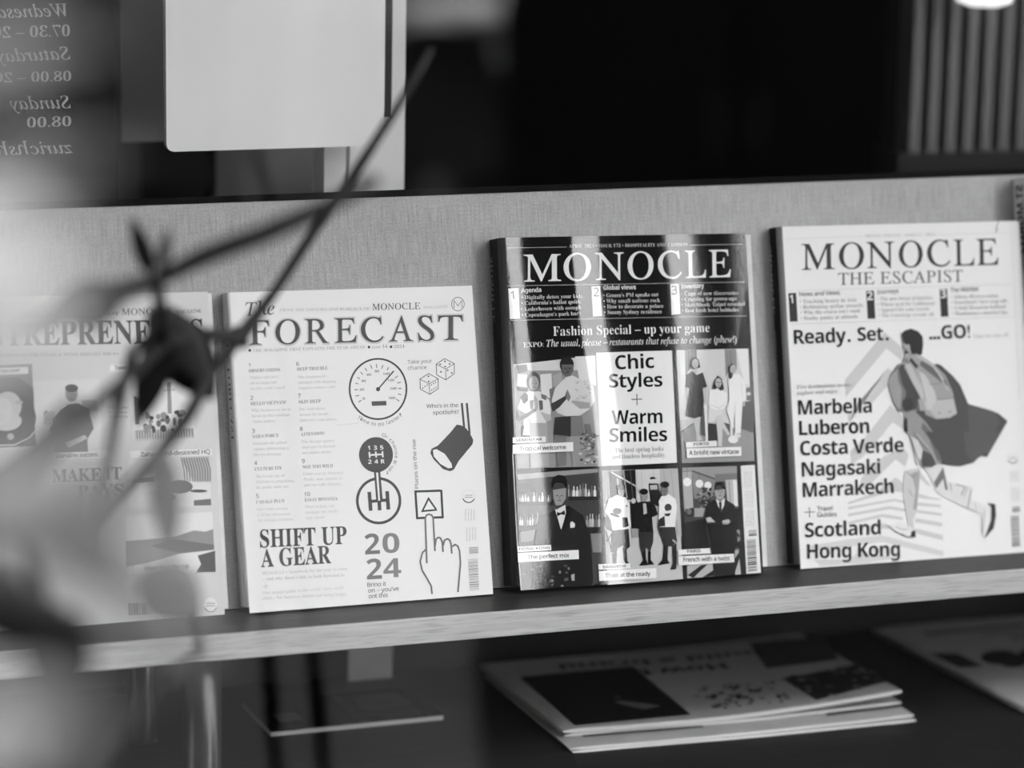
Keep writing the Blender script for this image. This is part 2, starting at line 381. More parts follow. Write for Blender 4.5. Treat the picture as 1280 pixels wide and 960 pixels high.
class Art:
    """print on a plane; to2 turns a photo pixel into the plane's own coordinates, to3 those into the part's space"""
    def __init__(s, to2, to3, kind='matte', k=1.0): s.to2 = to2; s.to3 = to3; s.kind = kind; s.mb = MB(); s.k = k; s.asp = .945
    def mat(s, g): return ink(g*s.k if s.k != 1 else g, s.kind)
    def raw(s, P2, fs, g, lay): s.mb.add([s.to3(x, y, lay*LAY) for x, y in P2], fs, s.mat(g))
    def px(s, P, g, lay=1):
        q = [s.to2(*p) for p in P]
        ar = sum(q[i][0]*q[(i+1) % len(q)][1]-q[(i+1) % len(q)][0]*q[i][1] for i in range(len(q)))
        if ar < 0: q.reverse()
        s.raw(q, [tuple(range(len(q)))], g, lay)
    def poly(s, c, st, g, lay=1): s.px(pts(c, st), g, lay)
    def ell(s, c, x, y, rx, ry, g, lay=1, n=20, rot=0):
        s.px([c(x+rx*cos(2*pi*i/n)*cos(rot)-ry*sin(2*pi*i/n)*sin(rot), y+rx*cos(2*pi*i/n)*sin(rot)+ry*sin(2*pi*i/n)*cos(rot)) for i in range(n)], g, lay)
    def ring(s, c, x, y, rx, ry, w, g, lay=1, a0=0, a1=360, n=40):
        P = [(x+rx*cos(radians(a0+(a1-a0)*i/n)), y+ry*sin(radians(a0+(a1-a0)*i/n))) for i in range(n+1)]
        s.line(c, P, w, g, lay)
    def line(s, c, P, w, g, lay=1, closed=False):
        if isinstance(P, str):
            v = [float(a) for a in P.replace(',', ' ').split()]; P = [(v[i], v[i+1]) for i in range(0, len(v), 2)]
        if closed: P = list(P)+[P[0], P[1]]
        n = len(P); L = []; Rr = []
        for i in range(n):
            a = P[max(i-1, 0)]; b = P[min(i+1, n-1)]
            if 0 < i < n-1:
                d1 = Vector((P[i][0]-a[0], P[i][1]-a[1])).normalized(); d2 = Vector((b[0]-P[i][0], b[1]-P[i][1])).normalized()
                d = d1+d2; d = d.normalized() if d.length > 1e-6 else d1; k = 1/max(.45, d.dot(d1))
            else: d = Vector((b[0]-a[0], b[1]-a[1])).normalized(); k = 1
            nx, ny = -d.y*w/2*k, d.x*w/2*k
            L.append((P[i][0]+nx, P[i][1]+ny)); Rr.append((P[i][0]-nx, P[i][1]-ny))
        r = range(1, n-1) if closed else range(n-1)
        for i in r: s.px([c(*L[i]), c(*L[i+1]), c(*Rr[i+1]), c(*Rr[i])], g, lay)
    def text(s, c, st, k, x0, y0, x1, y1, cap, g, lay=2, off=0, vert=False):
        vs, fs, a, b = glyphs(st, k, off)
        p0 = c(x0, y0); p1 = c(x1, y1); q0 = Vector(s.to2(*p0)); q1 = Vector(s.to2(*p1)); d = q1-q0; L = d.length
        if L < 1e-9 or not vs: return
        upp = c(0, 1)[1]-c(0, 0)[1]
        pxl = sqrt((p1[0]-p0[0])**2+(p1[1]-p0[1])**2)
        sc = cap*upp*L/pxl*(1/s.asp if vert else s.asp)/caph(k)
        e = d/L; u = Vector((-e.y, e.x)); sx = L/(b-a)
        s.raw([tuple(q0+e*((x-a)*sx)+u*(y*sc)) for x, y in vs], fs, g, lay)
    def letters(s, c, lst, k, xa, ya_, xb, yb_, cap, g, lay=2, off=0):
        for ch, x0, x1 in lst:
            f = lambda x: ya_+(yb_-ya_)*(x-xa)/(xb-xa)
            s.text(c, ch, k, x0, f(x0), x1, f(x1), cap, g, lay, off)
    def arc(s, c, st, k, cx, cy, rx, ry, a0, a1, size, g, inward, lay=2):
        tot = sum(ADV(ch) for ch in st); acc = 0
        for ch in st:
            w = ADV(ch); am = radians(a0+(a1-a0)*(acc+w/2)/tot); acc += w
            if ch == ' ': continue
            x = cx+rx*cos(am); y = cy+ry*sin(am)
            up = Vector((cx-x, cy-y)).normalized() if inward else Vector((x-cx, y-cy)).normalized()
            e = Vector((-up.y, up.x)); h = w*size/2*.84     # image y runs down
            s.text(c, ch, k, x-e.x*h, y-e.y*h, x+e.x*h, y+e.y*h, size*.72, g, lay)
    def barcode(s, c, quad, n, g, horiz=True, seed=1, lay=3):
        rd = random.Random(seed); Q = [(quad[i], quad[i+1]) for i in range(0, 8, 2)]  # tl tr br bl
        t = 0.0; segs = []
        for i in range(n):
            w = rd.choice((.35, .6, 1.0)); segs.append((t, t+w)); t += w+rd.choice((.4, .7))
        mix = lambda A, B, k: (A[0]+(B[0]-A[0])*k, A[1]+(B[1]-A[1])*k)
        for u, v in segs:
            u /= t; v /= t
            if horiz: P = [mix(Q[0], Q[3], u), mix(Q[1], Q[2], u), mix(Q[1], Q[2], v), mix(Q[0], Q[3], v)]
            else: P = [mix(Q[0], Q[1], u), mix(Q[0], Q[1], v), mix(Q[3], Q[2], v), mix(Q[3], Q[2], u)]
            s.px([c(*p) for p in P], g, lay)
    def dashes(s, c, x0, y0, x1, y1, rows, g, vertical=False, seed=3, lay=3, w=.35):
        rd = random.Random(seed)
        for r in range(rows):
            t = 0
            while t < .95:
                e = min(1, t+rd.uniform(.08, .2))
                if vertical:
                    xx = x0+(x1-x0)*(r+.5)/rows; s.line(c, [(xx+(y0-y1)*0, y0+(y1-y0)*t), (xx, y0+(y1-y0)*e)], abs(x1-x0)/rows*w, g, lay)
                else:
                    yy = y0+(y1-y0)*(r+.5)/rows; s.line(c, [(x0+(x1-x0)*t, yy), (x0+(x1-x0)*e, yy)], abs(y1-y0)/rows*w, g, lay)
                t = e+rd.uniform(.03, .07)
def ADV(ch): return .32 if ch in " .,'!" else .34 if ch in 'ilI1jtfr-' else .95 if ch in 'mwMWO' else .62

# ------------------------------------------------------------------ the magazine rack
BASE_V = (LEDGE_Z-P0.z)/VV.z
rack = thing('magazine_rack', 'tilted grey magazine rack with a pale oak front lip', 'rack', (0, -.03, TABLE_Z))
ro = Vector((0, -.03, TABLE_Z))
def rk(p): return Vector(p)-ro
XL, XR = -.75, .95
def fr3(s, v, t): return P0+Vector((s, 0, 0))+VV*v+NN*t
FRM = Matrix(((1, VV.x, NN.x, 0), (0, VV.y, NN.y, 0), (0, VV.z, NN.z, 0), (0, 0, 0, 1)))
pm = MB(); pm.box((XL, 0, -.012), (XR, .1442-BASE_V, 0), M_PANEL)
po = pm.build('back_panel', rack); po.matrix_local = Matrix.Translation(fr3(0, BASE_V, 0)-ro) @ FRM
tm = MB(); tm.box((XL, .1442-BASE_V, -.0125), (XR, .1492-BASE_V, .0006), M_MATTE_BLACK)
to = tm.build('panel_top_edge', rack, label='black top edge'); to.matrix_local = Matrix.Translation(fr3(0, BASE_V, 0)-ro) @ FRM
LF = -.0985
lm = MB(); lm.box((XL, LF+.004, LEDGE_Z-.017), (XR, -.0395, LEDGE_Z), M_LEDGE); o = lm.build('ledge', rack); o.location = -ro
om = MB(); om.box((XL, LF, LEDGE_Z-.0185), (XR, LF+.004, LEDGE_Z+.0003), M_OAK); o = om.build('front_lip', rack, bevel=.0008, label='pale oak lip'); o.location = -ro
lg = on_z(178, 926, TABLE_Z); fp_x = on_y(252, 850, -.075).x
for (x, y, rr, top) in ((fp_x, -.075, .0142, LEDGE_Z-.017), (lg.x, lg.y, .0112, .99), (lg.x+.90, lg.y, .0112, .99), (fp_x+1.0, -.075, .0142, LEDGE_Z-.017)):
    tb = MB(); tb.tube([(x, y, TABLE_Z), (x, y, TABLE_Z+.004), (x, y, top)], [rr*1.05, rr, rr], M_STEEL, 20); o = tb.build('leg', rack); o.location = -ro
for x in (-.6, -.1, .4, .8):
    sm_ = MB(); sm_.box((x-.01, .0, LEDGE_Z-.012), (x+.01, .10, LEDGE_Z), M_STEEL); o = sm_.build('bracket', rack); o.location = -ro
# ------------------------------------------------------------------ the table
tbl = thing('display_table', 'dark stained wooden table carrying the rack and the flat newspapers', 'table', (.2, .0, 0))
TB = .204
x = MB(); x.box((-1.15, -.165, TABLE_Z-.035), (1.45, TB+.03, TABLE_Z), M_TABLE); o = x.build('tabletop', tbl, bevel=.002); o.location = (-.2, 0, 0)
x = MB(); x.box((-1.15, TB, TABLE_Z), (1.45, TB+.018, TABLE_Z+.085), M_TABLE); o = x.build('back_board', tbl); o.location = (-.2, 0, 0)
for lx in (-1.1, 1.36):
    for ly in (-.15, .17):
        x = MB(); x.box((lx, ly, 0), (lx+.045, ly+.045, TABLE_Z-.035), M_TABLE); o = x.build('leg', tbl); o.location = (-.2, 0, 0)

# ------------------------------------------------------------------ magazines
class Mag:
    def __init__(s, label, tl, tr, br, bl, t, cover, hinge, spine_g, kind='matte', fan=0.0, t0=.0006, hinge_g=None, group='magazines on the rack'):
        s.t = t
        s.c = [pl(*p, t) for p in (tl, tr, br, bl)]
        v_floor = (LEDGE_Z+.0002-P0.z-NN.z*t)/VV.z
        s.o = (s.c[3][0], BASE_V+.0008); ox, oy = s.o
        s.root = thing('magazine', label, 'magazine', mat=Matrix.Translation(fr3(ox, oy, 0)) @ FRM, group=group)
        if kind == 'gloss': GLOSS_OBJ['o'] = s.root
        C = [(a-ox, b-oy) for a, b in s.c]; (x0, y0), (x1, y1), (x2, y2), (x3, y3) = C
        h, d = hinge
        bot = .0006
        # page block, reaching a little past the cover on the right
        pb = MB(); pb.prism([(x0+.0004, y0-.0012), (x1+fan, y1-.0012), (x2+fan, bot), (x3+.0004, bot)][::-1], t0+.0008, t-.0006, M_PAGE); pb.build('page_block', s.root)
        bc = MB(); bc.prism([(x0-h, y0), (x1, y1), (x2, bot), (x3-h, bot)][::-1], t0, t0+.0005, ink(spine_g)); bc.build('back_cover', s.root)
        # spine: side face and rounded shoulder towards the cover
        sp = MB(); prof = [(-h-.0004, t0)]+[(-h-.0004, t-d)]
        N = 6
        for i in range(1, N+1):
            w = pi/2*i/N; prof.append((-h-.0004+(h+.0004)*(1-cos(w)), t-d+d*sin(w)))
        n = len(prof); vs = [(x0+a, y0, b) for a, b in prof]+[(x3+a, bot, b) for a, b in prof]
        fs = [(i, i+1, n+i+1, n+i) for i in range(n-1)]
        sp.add(vs, fs[:1], ink(spine_g, 'matte'), False)
        sp.add(vs, fs[1:], ink(hinge_g if hinge_g is not None else cover, 'matte'), True)
        so = sp.build('spine', s.root)
        so.modifiers.new('thick', 'SOLIDIFY').thickness = -.0003
        fc = MB(); fc.prism([(x0, y0), (x1, y1), (x2, y2), (x3, y3)][::-1], t-.0004, t, ink(cover, kind))
        s.cover_mb = fc; s.kind = kind; s.sp = so
        s.cov = None; s.parts = []
        s.side = (x0-h-.0004, x3-h-.0004, y0, bot)
    def art(s):
        ox, oy = s.o; t = s.t
        to2 = lambda x, y: (lambda q: (q[0]-ox, q[1]-oy))(pl(x, y, t))
        return Art(to2, lambda x, y, l: (x, y, t+l), s.kind)
    def finish(s, parts):
        # print that is part of the cover goes into its mesh
        base = parts[0][1].mb; k = s.cover_mb
        for f, mi, sm in zip(base.f, base.m, base.sm): k.add([base.v[i] for i in f], [tuple(range(len(f)))], base.ms[mi], sm)
        cov = k.build('front_cover', s.root)
        for nm, a in parts[1:]:
            if a.mb.f: a.mb.build(nm, cov)
        return cov
    def side_art(s):
        xa, xb, y0, y1 = s.side
        # side coordinates: along = from top downwards (m), across = depth t ; lies on the spine's side face
        def to3(a, b, l):
            k = a/(y0-y1); return (xa+(xb-xa)*k-.0005-l, y0-a, b)
        return to3, y0-y1

def side_text(mag, name, items, lay=1):
    to3, H = mag.side_art(); mb = MB()
    for st, k, a0, a1, b0, cap, g in items:
        vs, fs, xa, xb = glyphs(st, k)
        sx = (a1-a0)/(xb-xa); sc = cap/caph(k)
        mb.add([to3(a0+(x-xa)*sx, b0+y*sc, .0001) for x, y in vs], [tuple(reversed(f)) for f in fs], ink(g))
    o = mb.build(name, mag.sp); return o

# ---- white almanac cover with dial, dice, gear stick and pointing hand
A = crop(270, 350, .28125); B = crop(270, 550, .28125); G6 = crop(430, 440, 170/1280); G7 = crop(440, 540, 170/777)
m = Mag('white magazine with speedometer, dice and pointing hand drawn on its cover', (288.3, 365.5), (590, 357), (616.5, 742.6), (312.2, 766.5), .019, 238, (.0018, .002), 205, hinge_g=236)
base = m.art(); title = m.art(); tl = m.art(); dial = m.art(); dice = m.art(); spot = m.art(); knob = m.art(); hand = m.art(); head = m.art(); bar = m.art(); yr = m.art(); big = m.art()
tl.text(A, 'The', 'si', 133, 158, 262, 153, 60, 95)
fl = [('F', 150, 238), ('O', 265, 375), ('R', 398, 500), ('E', 530, 625), ('C', 645, 745), ('A', 770, 875), ('S', 898, 970), ('T', 990, 1100)]
for (ch, x0, x1) in fl:
    f = lambda x: 288+(265-288)*(x-145)/(1085-145)
    title.text(A, ch, 'sr', x0-7, f(x0)+4, x1+7, f(x1)+4, 117, 208, 2, .022)
    title.text(A, ch, 'sr', x0, f(x0), x1, f(x1), 110, 78, 4)
tl.text(A, 'FROM THE EDITORS AND BUREAUX OF', 'sb', 282, 140, 683, 133, 13, 190)
tl.text(A, 'MONOCLE', 'sr', 695, 134, 908, 129, 29, 85)
tl.text(A, 'MAGAZINE', 'sb', 922, 128, 1032, 124, 13, 195)
tl.ring(A, 1075, 107, 28, 30, 3, 110); tl.line(A, '1058,124 1058,92 1075,115 1092,92 1092,124', 3, 110)
for x_, y_ in ((150, 313), (680, 298), (778, 297)): tl.ell(A, x_, y_, 6, 6, 60)
tl.text(A, 'THE MAGAZINE THAT EXPLAINS THE YEAR AHEAD', 'sb', 163, 320, 662, 304, 14, 175)
tl.text(A, 'issue 14', 'si', 692, 304, 762, 301, 14, 150); tl.text(A, '2024', 'sb', 790, 303, 838, 301, 14, 150)
items = [(A, '1', 146, 388, 'OBSERVATIONS', 146, 411, 285, 406, ['Thinkers and doers', 'out to change how', 'we live, work, travel.'], 150, 440, 305),
 (A, '2', 153, 533, 'HELLO VIETNAM!', 154, 557, 312, 550, ['Why business is set to', 'boom in this youthful', 'Asian nation.'], 157, 586, 333),
 (A, '3', 160, 680, 'SAILS FORCE', 163, 703, 279, 697, ['Intrepid old-school', 'sailors delivering a', 'big eco message.'], 163, 733, 322),
 (B, '4', 170, 111, 'CULTURE FIX', 172, 137, 292, 131, ['The Greek city of', 'Elefsina is rebuilding', 'its pride with art.'], 175, 168, 345),
 (B, '5', 178, 258, 'CANALS PLUS', 179, 284, 303, 277, ['How Venice became', 'a living classroom', 'for design students.'], 182, 314, 345),
 (A, '6', 357, 382, 'DEEP TROUBLE', 360, 404, 497, 398, ['The coastguards', 'charged with keeping', "Japan's waters safe."], 362, 437, 532),
 (A, '7', 364, 524, 'SKIN DEEP', 367, 549, 466, 545, ['How South Korea', 'became the beauty', "industry's top player."], 369, 580, 536),
 (A, '8', 373, 671, 'ATTENTION!', 377, 694, 482, 688, ['The design agency', 'that got to brand', 'an entire army.'], 379, 725, 528),
 (B, '9', 382, 103, 'NOT TOO WILD', 385, 128, 519, 121, ['From seas to National', 'Parks, how nature is', 'put on safe display.'], 387, 157, 565),
 (B, '10', 392, 250, 'ESSAY BONANZA', 394, 274, 540, 267, ['Ideas to help you', 'navigate the tricky', 'year ahead.'], 396, 303, 540)]
for c, n_, nx, ny, h_, hx, hy, hx1, hy1, body, bx, by, bx1 in items:
    head.text(c, n_, 'ss', nx, ny, nx+(7 if n_ == '1' else 26 if n_ == '10' else 13), ny-1, 18, 110)
    head.text(c, h_, 'sb', hx, hy, hx1, hy1, 15, 135)
    full = max(len(t) for t in body)
    for i, t_ in enumerate(body): head.text(c, t_, 'sb', bx+2*i, by+24.5*i, bx+(bx1-bx)*len(t_)/full+2*i, by+24.5*i-6*len(t_)/full, 13, 206)
big.text(B, 'SHIFT UP', 'sb', 196, 478, 582, 461, 79, 82, 2, .012)
big.text(B, 'A GEAR', 'sb', 200, 565, 512, 547, 79, 88, 2, .012)
for st, x0, y0, x1, y1, g_ in (("MONOCLE's handbook for the year to come", 203, 600, 585, 578, 198), ("\u2013 and why there's lots to look forward to.", 206, 625, 575, 606, 194), ("Our annual guide to the world's best small", 207, 687, 565, 662, 212), ('cities \u2013 for business, nature and being happy.', 208, 710, 582, 690, 206)):
    head.text(B, st, 'sb', x0, y0, x1, y1, 15, g_)
head.line(B, '207,651 235,649', 2, 190); head.line(B, '220,636 222,664', 2, 190)
# dial
dial.ring(G6, 320, 348, 268, 284, 17, 76)
for st in '97,355 130,355|107,294 133,300|125,237 148,253|155,190 180,212|198,150 215,180|250,122 262,158|305,113 308,150|366,122 355,158|420,143 405,172|505,225 480,247|535,282 503,293|542,343 510,343|540,403 508,395|520,463 490,443|108,415 142,408|135,472 165,453'.split('|'):
    dial.line(G6, st, 8, 105)
dial.line(G6, '320,350 468,178', 13, 82, 3); dial.ell(G6, 320, 350, 20, 20, 82, 3); dial.poly(G6, '258,465 397,460 400,502 262,507', 84)
for st, x_, y_ in (('0', 187, 438), ('20', 168, 352), ('40', 184, 272), ('60', 234, 212), ('80', 310, 180), ('100', 397, 205), ('120', 440, 265), ('140', 463, 343), ('160', 450, 432)):
    w_ = 10*len(st)+2; dial.text(G6, st, 'sB', x_-w_, y_+12, x_+w_, y_+10, 22, 120)
dial.arc(G6, 'Time to go faster?', 'ss', 322, 350, 318, 345, 129, 44, 46, 95, True)
# dice
for st in ('947,62 1038,110 1038,205 958,262 872,215 868,115', '795,203 885,250 887,345 808,398 718,350 715,255'): dice.line(G6, st, 7, 100, closed=True)
for st in ('868,115 957,160 1038,110', '957,160 958,262', '715,255 800,300 885,250', '800,300 808,398'): dice.line(G6, st, 6, 105)
for x_, y_ in ((950, 88), (993, 112), (952, 138), (905, 116), (912, 187), (975, 172), (1015, 197), (795, 228), (797, 277)): dice.ell(G6, x_, y_, 9, 7, 80)
for x_, y_ in ((742, 340), (762, 325), (782, 312), (822, 310), (843, 297), (862, 285), (825, 358), (845, 347), (865, 335)): dice.ell(G6, x_, y_, 6, 6, 80)
for st, x0, y0, x1, y1, g_ in (('Take your', 597, 112, 830, 100, 130), ('chance', 600, 168, 778, 160, 130), ("Who's in the", 775, 528, 1075, 517, 105), ('spotlight?', 837, 588, 1080, 580, 105)): head.text(G6, st, 'ss', x0, y0, x1, y1, 36, g_)
# spotlight
spot.line(G6, '1108,480 1132,730', 20, 84); spot.line(G6, '1155,480 1182,770', 20, 84)
spot.poly(G7, '560,5 598,-42 625,-38 655,-18 680,20 693,45 688,70 610,165 582,215 560,225 520,212 465,155 447,120 455,95 490,78', 82, 2)
spot.poly(G7, '462,103 482,98 530,125 568,180 572,203 550,208 505,183 467,140', 238, 3)
# knob and gate
knob.ring(G7, 152, 393, 122, 127, 16, 76); knob.ell(G7, 137, 130, 97, 101, 78, 2, 40)
knob.poly(G7, '124,215 160,215 176,392 138,392', 78, 2); knob.poly(G7, '137,232 149,232 160,392 150,392', 238, 3)
for st in ('98,342 107,450', '200,338 208,443', '155,395 158,447'): knob.line(G7, st, 21, 76, 2)
knob.line(G7, '103,397 205,388', 18, 76, 2)
for t_, x0, y0, x1, y1 in (('1', 91, 103, 103, 102), ('3', 124, 102, 143, 101), ('5', 160, 101, 179, 100), ('2', 92, 182, 112, 181), ('4', 128, 181, 149, 180), ('R', 165, 180, 187, 179)): knob.text(G7, t_, 'sB', x0, y0, x1, y1, 24, 238, 4)
for st in ('98,132 178,127',): knob.line(G7, st, 9, 238, 4)
for st in ('98,114 101,148', '135,112 138,146', '173,110 176,145'): knob.line(G7, st, 9, 238, 4)
knob.arc(G7, 'Or change it up?', 'ss', 137, 130, 108, 112, -75, 62, 27, 95, False)
head.text(G7, 'Places on the rise', 'ss', 380, 322, 362, 42, 20, 105, vert=True)
yr.text(G7, '2', 'sB', 75, 700, 160, 695, 118, 122); yr.text(G7, '0', 'sB', 175, 692, 272, 688, 113, 134)
yr.text(G7, '2', 'sB', 85, 843, 172, 838, 118, 128); yr.text(G7, '4', 'sB', 180, 833, 282, 828, 110, 134)
for st, x0, y0, x1, y1 in (('Bring it', 88, 885, 195, 878), ("on \u2013 you've", 92, 918, 268, 905), ('got this', 95, 950, 205, 942)): yr.text(G7, st, 'ss', x0, y0, x1, y1, 24, 70)
hand.line(G7, '362,340 510,335 518,487 372,492', 13, 74, closed=True); hand.line(G7, '437,380 482,445 402,452', 10, 74, closed=True)
hand.poly(G7, '422,485 430,476 450,476 460,485 464,520 426,520', 238, 2)
for st in ('427,750 418,490 425,475 440,470 455,475 463,490 474,680', '474,650 480,612 492,602 505,606 515,628 520,685', '520,650 528,618 545,610 558,618 565,640 570,695', '572,655 588,643 604,652 614,680 619,750 612,830 605,915', '423,670 402,690 389,740 400,790 430,840 452,880 457,925'):
    hand.line(G7, st, 10, 118, 3)
def badge(a, c, x, y, r, g=60):
    a.ring(c, x, y, r, r, r*.05, 200); a.ring(c, x, y+r*.02, r*.95, r*.95, r*.16, g, 2, 20, 160, 16)
    a.dashes(c, x-r*.6, y-r*.35, x+r*.6, y+r*.3, 2, 120)
badge(bar, G7, 666, 368, 36)
bar.barcode(G7, (662, 728, 718, 724, 726, 905, 672, 910), 22, 165, seed=4); bar.barcode(G7, (668, 660, 720, 656, 722, 695, 670, 699), 6, 165, seed=5)
bar.dashes(G7, 640, 440, 705, 505, 4, 205, True); bar.dashes(G7, 648, 545, 712, 625, 4, 205, True, 7)
base.line(G6, '-70,690 150,668', 7, 226)
m.finish([('print', base), ('title_lettering', title), ('masthead_line', tl), ('headline_lettering', big), ('contents_lettering', head), ('speedometer_drawing', dial), ('dice_drawing', dice), ('spotlight_drawing', spot), ('gear_stick_drawing', knob), ('year_lettering', yr), ('hand_drawing', hand), ('barcode', bar)])
side_text(m, 'spine_lettering', [('THE FORECAST', 'sb', .030, .108, .0135, -.007, 60)])

# ---- glossy black cover with a grid of photographs
M1 = crop(610, 280, .28125); M2 = crop(610, 510, .28125); P1 = crop(640, 440, 120/853); P2 = crop(640, 570, 120/678); P3 = crop(745, 580, 115/712); P4 = crop(845, 430, 100/619); P5 = crop(845, 575, 115/712)
m = Mag('glossy black magazine with a grid of people photographs on its cover', (632, 297), (932, 291.5), (954, 716.5), (651, 738), .024, 14, (.0045, .005), 8, 'gloss', fan=.0042, hinge_g=60)  # hinge greyer than the cover: the shoulder's reflection put into its colour
base = m.art(); title = m.art(); head = m.art(); ctr = m.art(); bar = m.art()
ph = [m.art() for _ in range(5)]; cap = [m.art() for _ in range(5)]; plc = [m.art() for _ in range(5)]; mast = m.art(); stand = m.art()
base.line(M1, '85,107 350,102', 2, 200); base.line(M1, '897,94 1132,90', 2, 200)
mast.text(M1, 'APRIL 2024 \u2022 ISSUE 172 \u2022 HOSPITALITY AND FASHION', 'sb', 360, 106, 887, 98, 14, 215)
ML = lambda xs: list(zip('MONOCLE', [a for a, b in xs], [b for a, b in xs]))
title.letters(M1, ML([(160, 327), (338, 460), (480, 607), (622, 738), (757, 862), (880, 970), (985, 1080)]), 'sr', 160, 256, 1080, 235, 119, 240, 2)
base.line(M1, '85,275 1140,258', 2, 190); base.line(M1, '98,428 1150,408', 2, 190)
for (q, dg_, dx, dy, hd, hx, hy, hx1, hy1, L) in (
  ('90,287 135,285 142,420 97,423', '1', 104, 335, 'Agenda', 147, 305, 237, 302, [('\u2022 Digitally detox your kids', 148, 335, 420, 328), ("\u2022 California's ballot quirk", 148, 360, 413, 353), ('\u2022 Lederhosen with oomph', 148, 387, 415, 379), ("\u2022 Copenhagen's park bars", 150, 413, 412, 405)]),
  ('460,278 498,276 506,408 467,411', '2', 470, 322, 'Global views', 512, 293, 657, 290, [("\u2022 Greece's PM speaks out", 512, 326, 757, 321), ('\u2022 Why small nations rock', 513, 351, 765, 347), ('\u2022 How to decorate a palace', 515, 376, 780, 372), ('\u2022 Sunny Sydney residence', 516, 401, 772, 397)]),
  ('810,268 848,266 855,400 816,404', '3', 817, 314, 'Inventory', 858, 287, 960, 284, [('\u2022 Cape of new discoveries', 858, 318, 1112, 314), ('\u2022 Cruising for grown-ups', 860, 343, 1105, 339), ('\u2022 Sketchbook: Taipei revealed', 861, 368, 1142, 363), ('\u2022 Best fresh hotel boltholes', 862, 393, 1115, 389)])):
    head.poly(M1, q, 238, 1); head.text(M1, dg_, 'ss', dx, dy, dx+(13 if dg_ == '1' else 24), dy-1, 38, 30, 2); head.text(M1, hd, 'sB', hx, hy, hx1, hy1, 20, 235)
    for t_, x0, y0, x1, y1 in L: head.text(M1, t_, 'sb', x0, y0, x1, y1, 17, 225)
stand.text(M1, 'Fashion Special \u2013 up your game', 'sb', 290, 497, 985, 480, 40, 240, 2)
stand.text(M1, 'EXPO:', 'sb', 157, 548, 247, 545, 21, 230); stand.text(M1, 'The usual, please \u2013 restaurants that refuse to change (phew!)', 'si', 260, 545, 1105, 526, 29, 235, 2)
ctr.px([M1(480, 572), M1(817, 562), M2(840, 243), M2(505, 258)], 238)
for c, st, k, x0, y0, x1, y1, cp, g_ in ((M1, 'Chic', 'sB', 566, 647, 740, 640, 62, 20), (M1, 'Styles', 'sB', 538, 728, 776, 722, 60, 20), (M2, 'Warm', 'sB', 550, 73, 776, 67, 61, 20), (M2, 'Smiles', 'sB', 540, 152, 797, 147, 61, 20), (M2, 'The best spring looks', 'sb', 563, 198, 780, 190, 20, 110), (M2, 'and timeless hospitality.', 'sb', 552, 227, 790, 218, 20, 110)):
    ctr.text(c, st, k, x0, y0, x1, y1, cp, g_)
ctr.line(M1, '637,780 685,778', 4, 60, 2); ctr.line(M1, '661,755 662,805', 4, 60, 2)
def paint(a, c, rows, lay0=1, st_=.35):
    for i, (st, g_) in enumerate(rows):
        L_ = lay0+i*st_
        if st[0] == 'e':
            v = [float(q) for q in st[1:].replace(',', ' ').split()]; a.ell(c, *v[:4], g_, L_, 18)
        elif st[0] == 'l':
            w_, rest = st[1:].split(' ', 1); a.line(c, rest, float(w_), g_, L_)
        else: a.poly(c, st, g_, L_)
    return lay0+len(rows)*st_
def speck(a, c, x0, y0, x1, y1, n, rx, ry, gs, lay, seed=1):
    rd = random.Random(seed)
    for i in range(n): a.ell(c, rd.uniform(x0, x1), rd.uniform(y0, y1), rx*rd.uniform(.5, 1.3), ry*rd.uniform(.5, 1.3), rd.choice(gs), lay+.02*i, 7)
def face(a, c, x, y, rx, ry, lay, g=60):   # eyes, nose, mouth of a printed face
    a.line(c, [(x-rx*.55, y-ry*.08), (x-rx*.2, y-ry*.1)], ry*.09, g, lay); a.line(c, [(x+rx*.2, y-ry*.1), (x+rx*.55, y-ry*.08)], ry*.09, g, lay)
    a.line(c, [(x+rx*.02, y), (x+rx*.08, y+ry*.25)], rx*.12, g+30, lay); a.line(c, [(x-rx*.3, y+ry*.48), (x+rx*.3, y+ry*.48)], ry*.08, g, lay)
# palm-pressed couple
a = ph[0]
paint(a, P1, [('8,118 742,28 800,1015 45,1035', 150), ('12,112 738,32 742,160 300,165 60,165', 215), ('30,118 130,110 140,170 60,190', 70), ('50,195 135,200 130,312 45,300', 238), ('40,310 140,320 140,352 50,345', 60), ('250,200 350,190 360,420 260,380', 225), ('360,210 440,180 450,330 370,340', 170), ('560,40 735,34 745,300 600,260', 225), ('330,330 400,300 400,430 340,440', 120),
 ('e190,262,62,86', 90), ('e193,278,44,66', 172), ('140,350 245,350 330,430 345,520 340,560 300,630 160,630 150,560 70,520 50,500 75,420', 228), ('75,400 110,360 140,380 140,430 110,460 95,450', 50), ('155,430 200,425 215,500 180,530 160,500', 110), ('235,430 270,430 275,510 245,520', 105), ('255,370 310,390 300,430 260,410', 120), ('200,380 225,420 232,500 200,540 180,540 185,450', 185), ('40,510 70,580 200,500 215,520 150,570 60,615 40,600', 92), ('250,530 340,560 350,600 300,622', 185), ('150,630 310,630 330,1020 160,1030', 168), ('100,600 150,570 160,740 95,740', 222), ('85,660 105,655 95,740 150,745 140,760 85,750', 30),
 ('440,260 490,215 540,210 640,260 720,300 735,430 690,505 600,565 480,572 400,540 350,430 380,320', 218), ('e485,112,62,72', 42), ('435,112 540,112 545,160 515,215 480,222 445,182', 100), ('345,460 470,390 485,330 480,420 420,490 360,530', 62), ('540,430 690,450 695,500 600,505 520,440', 165), ('490,330 520,400 500,440 475,410', 125), ('380,580 490,570 620,570 640,740 520,760 480,745 365,735', 55), ('520,575 620,570 640,745 520,752', 125), ('370,740 480,745 480,1010 400,1015', 120), ('500,750 640,745 660,1000 540,1005', 150), ('640,640 690,640 730,830 690,850', 110)])
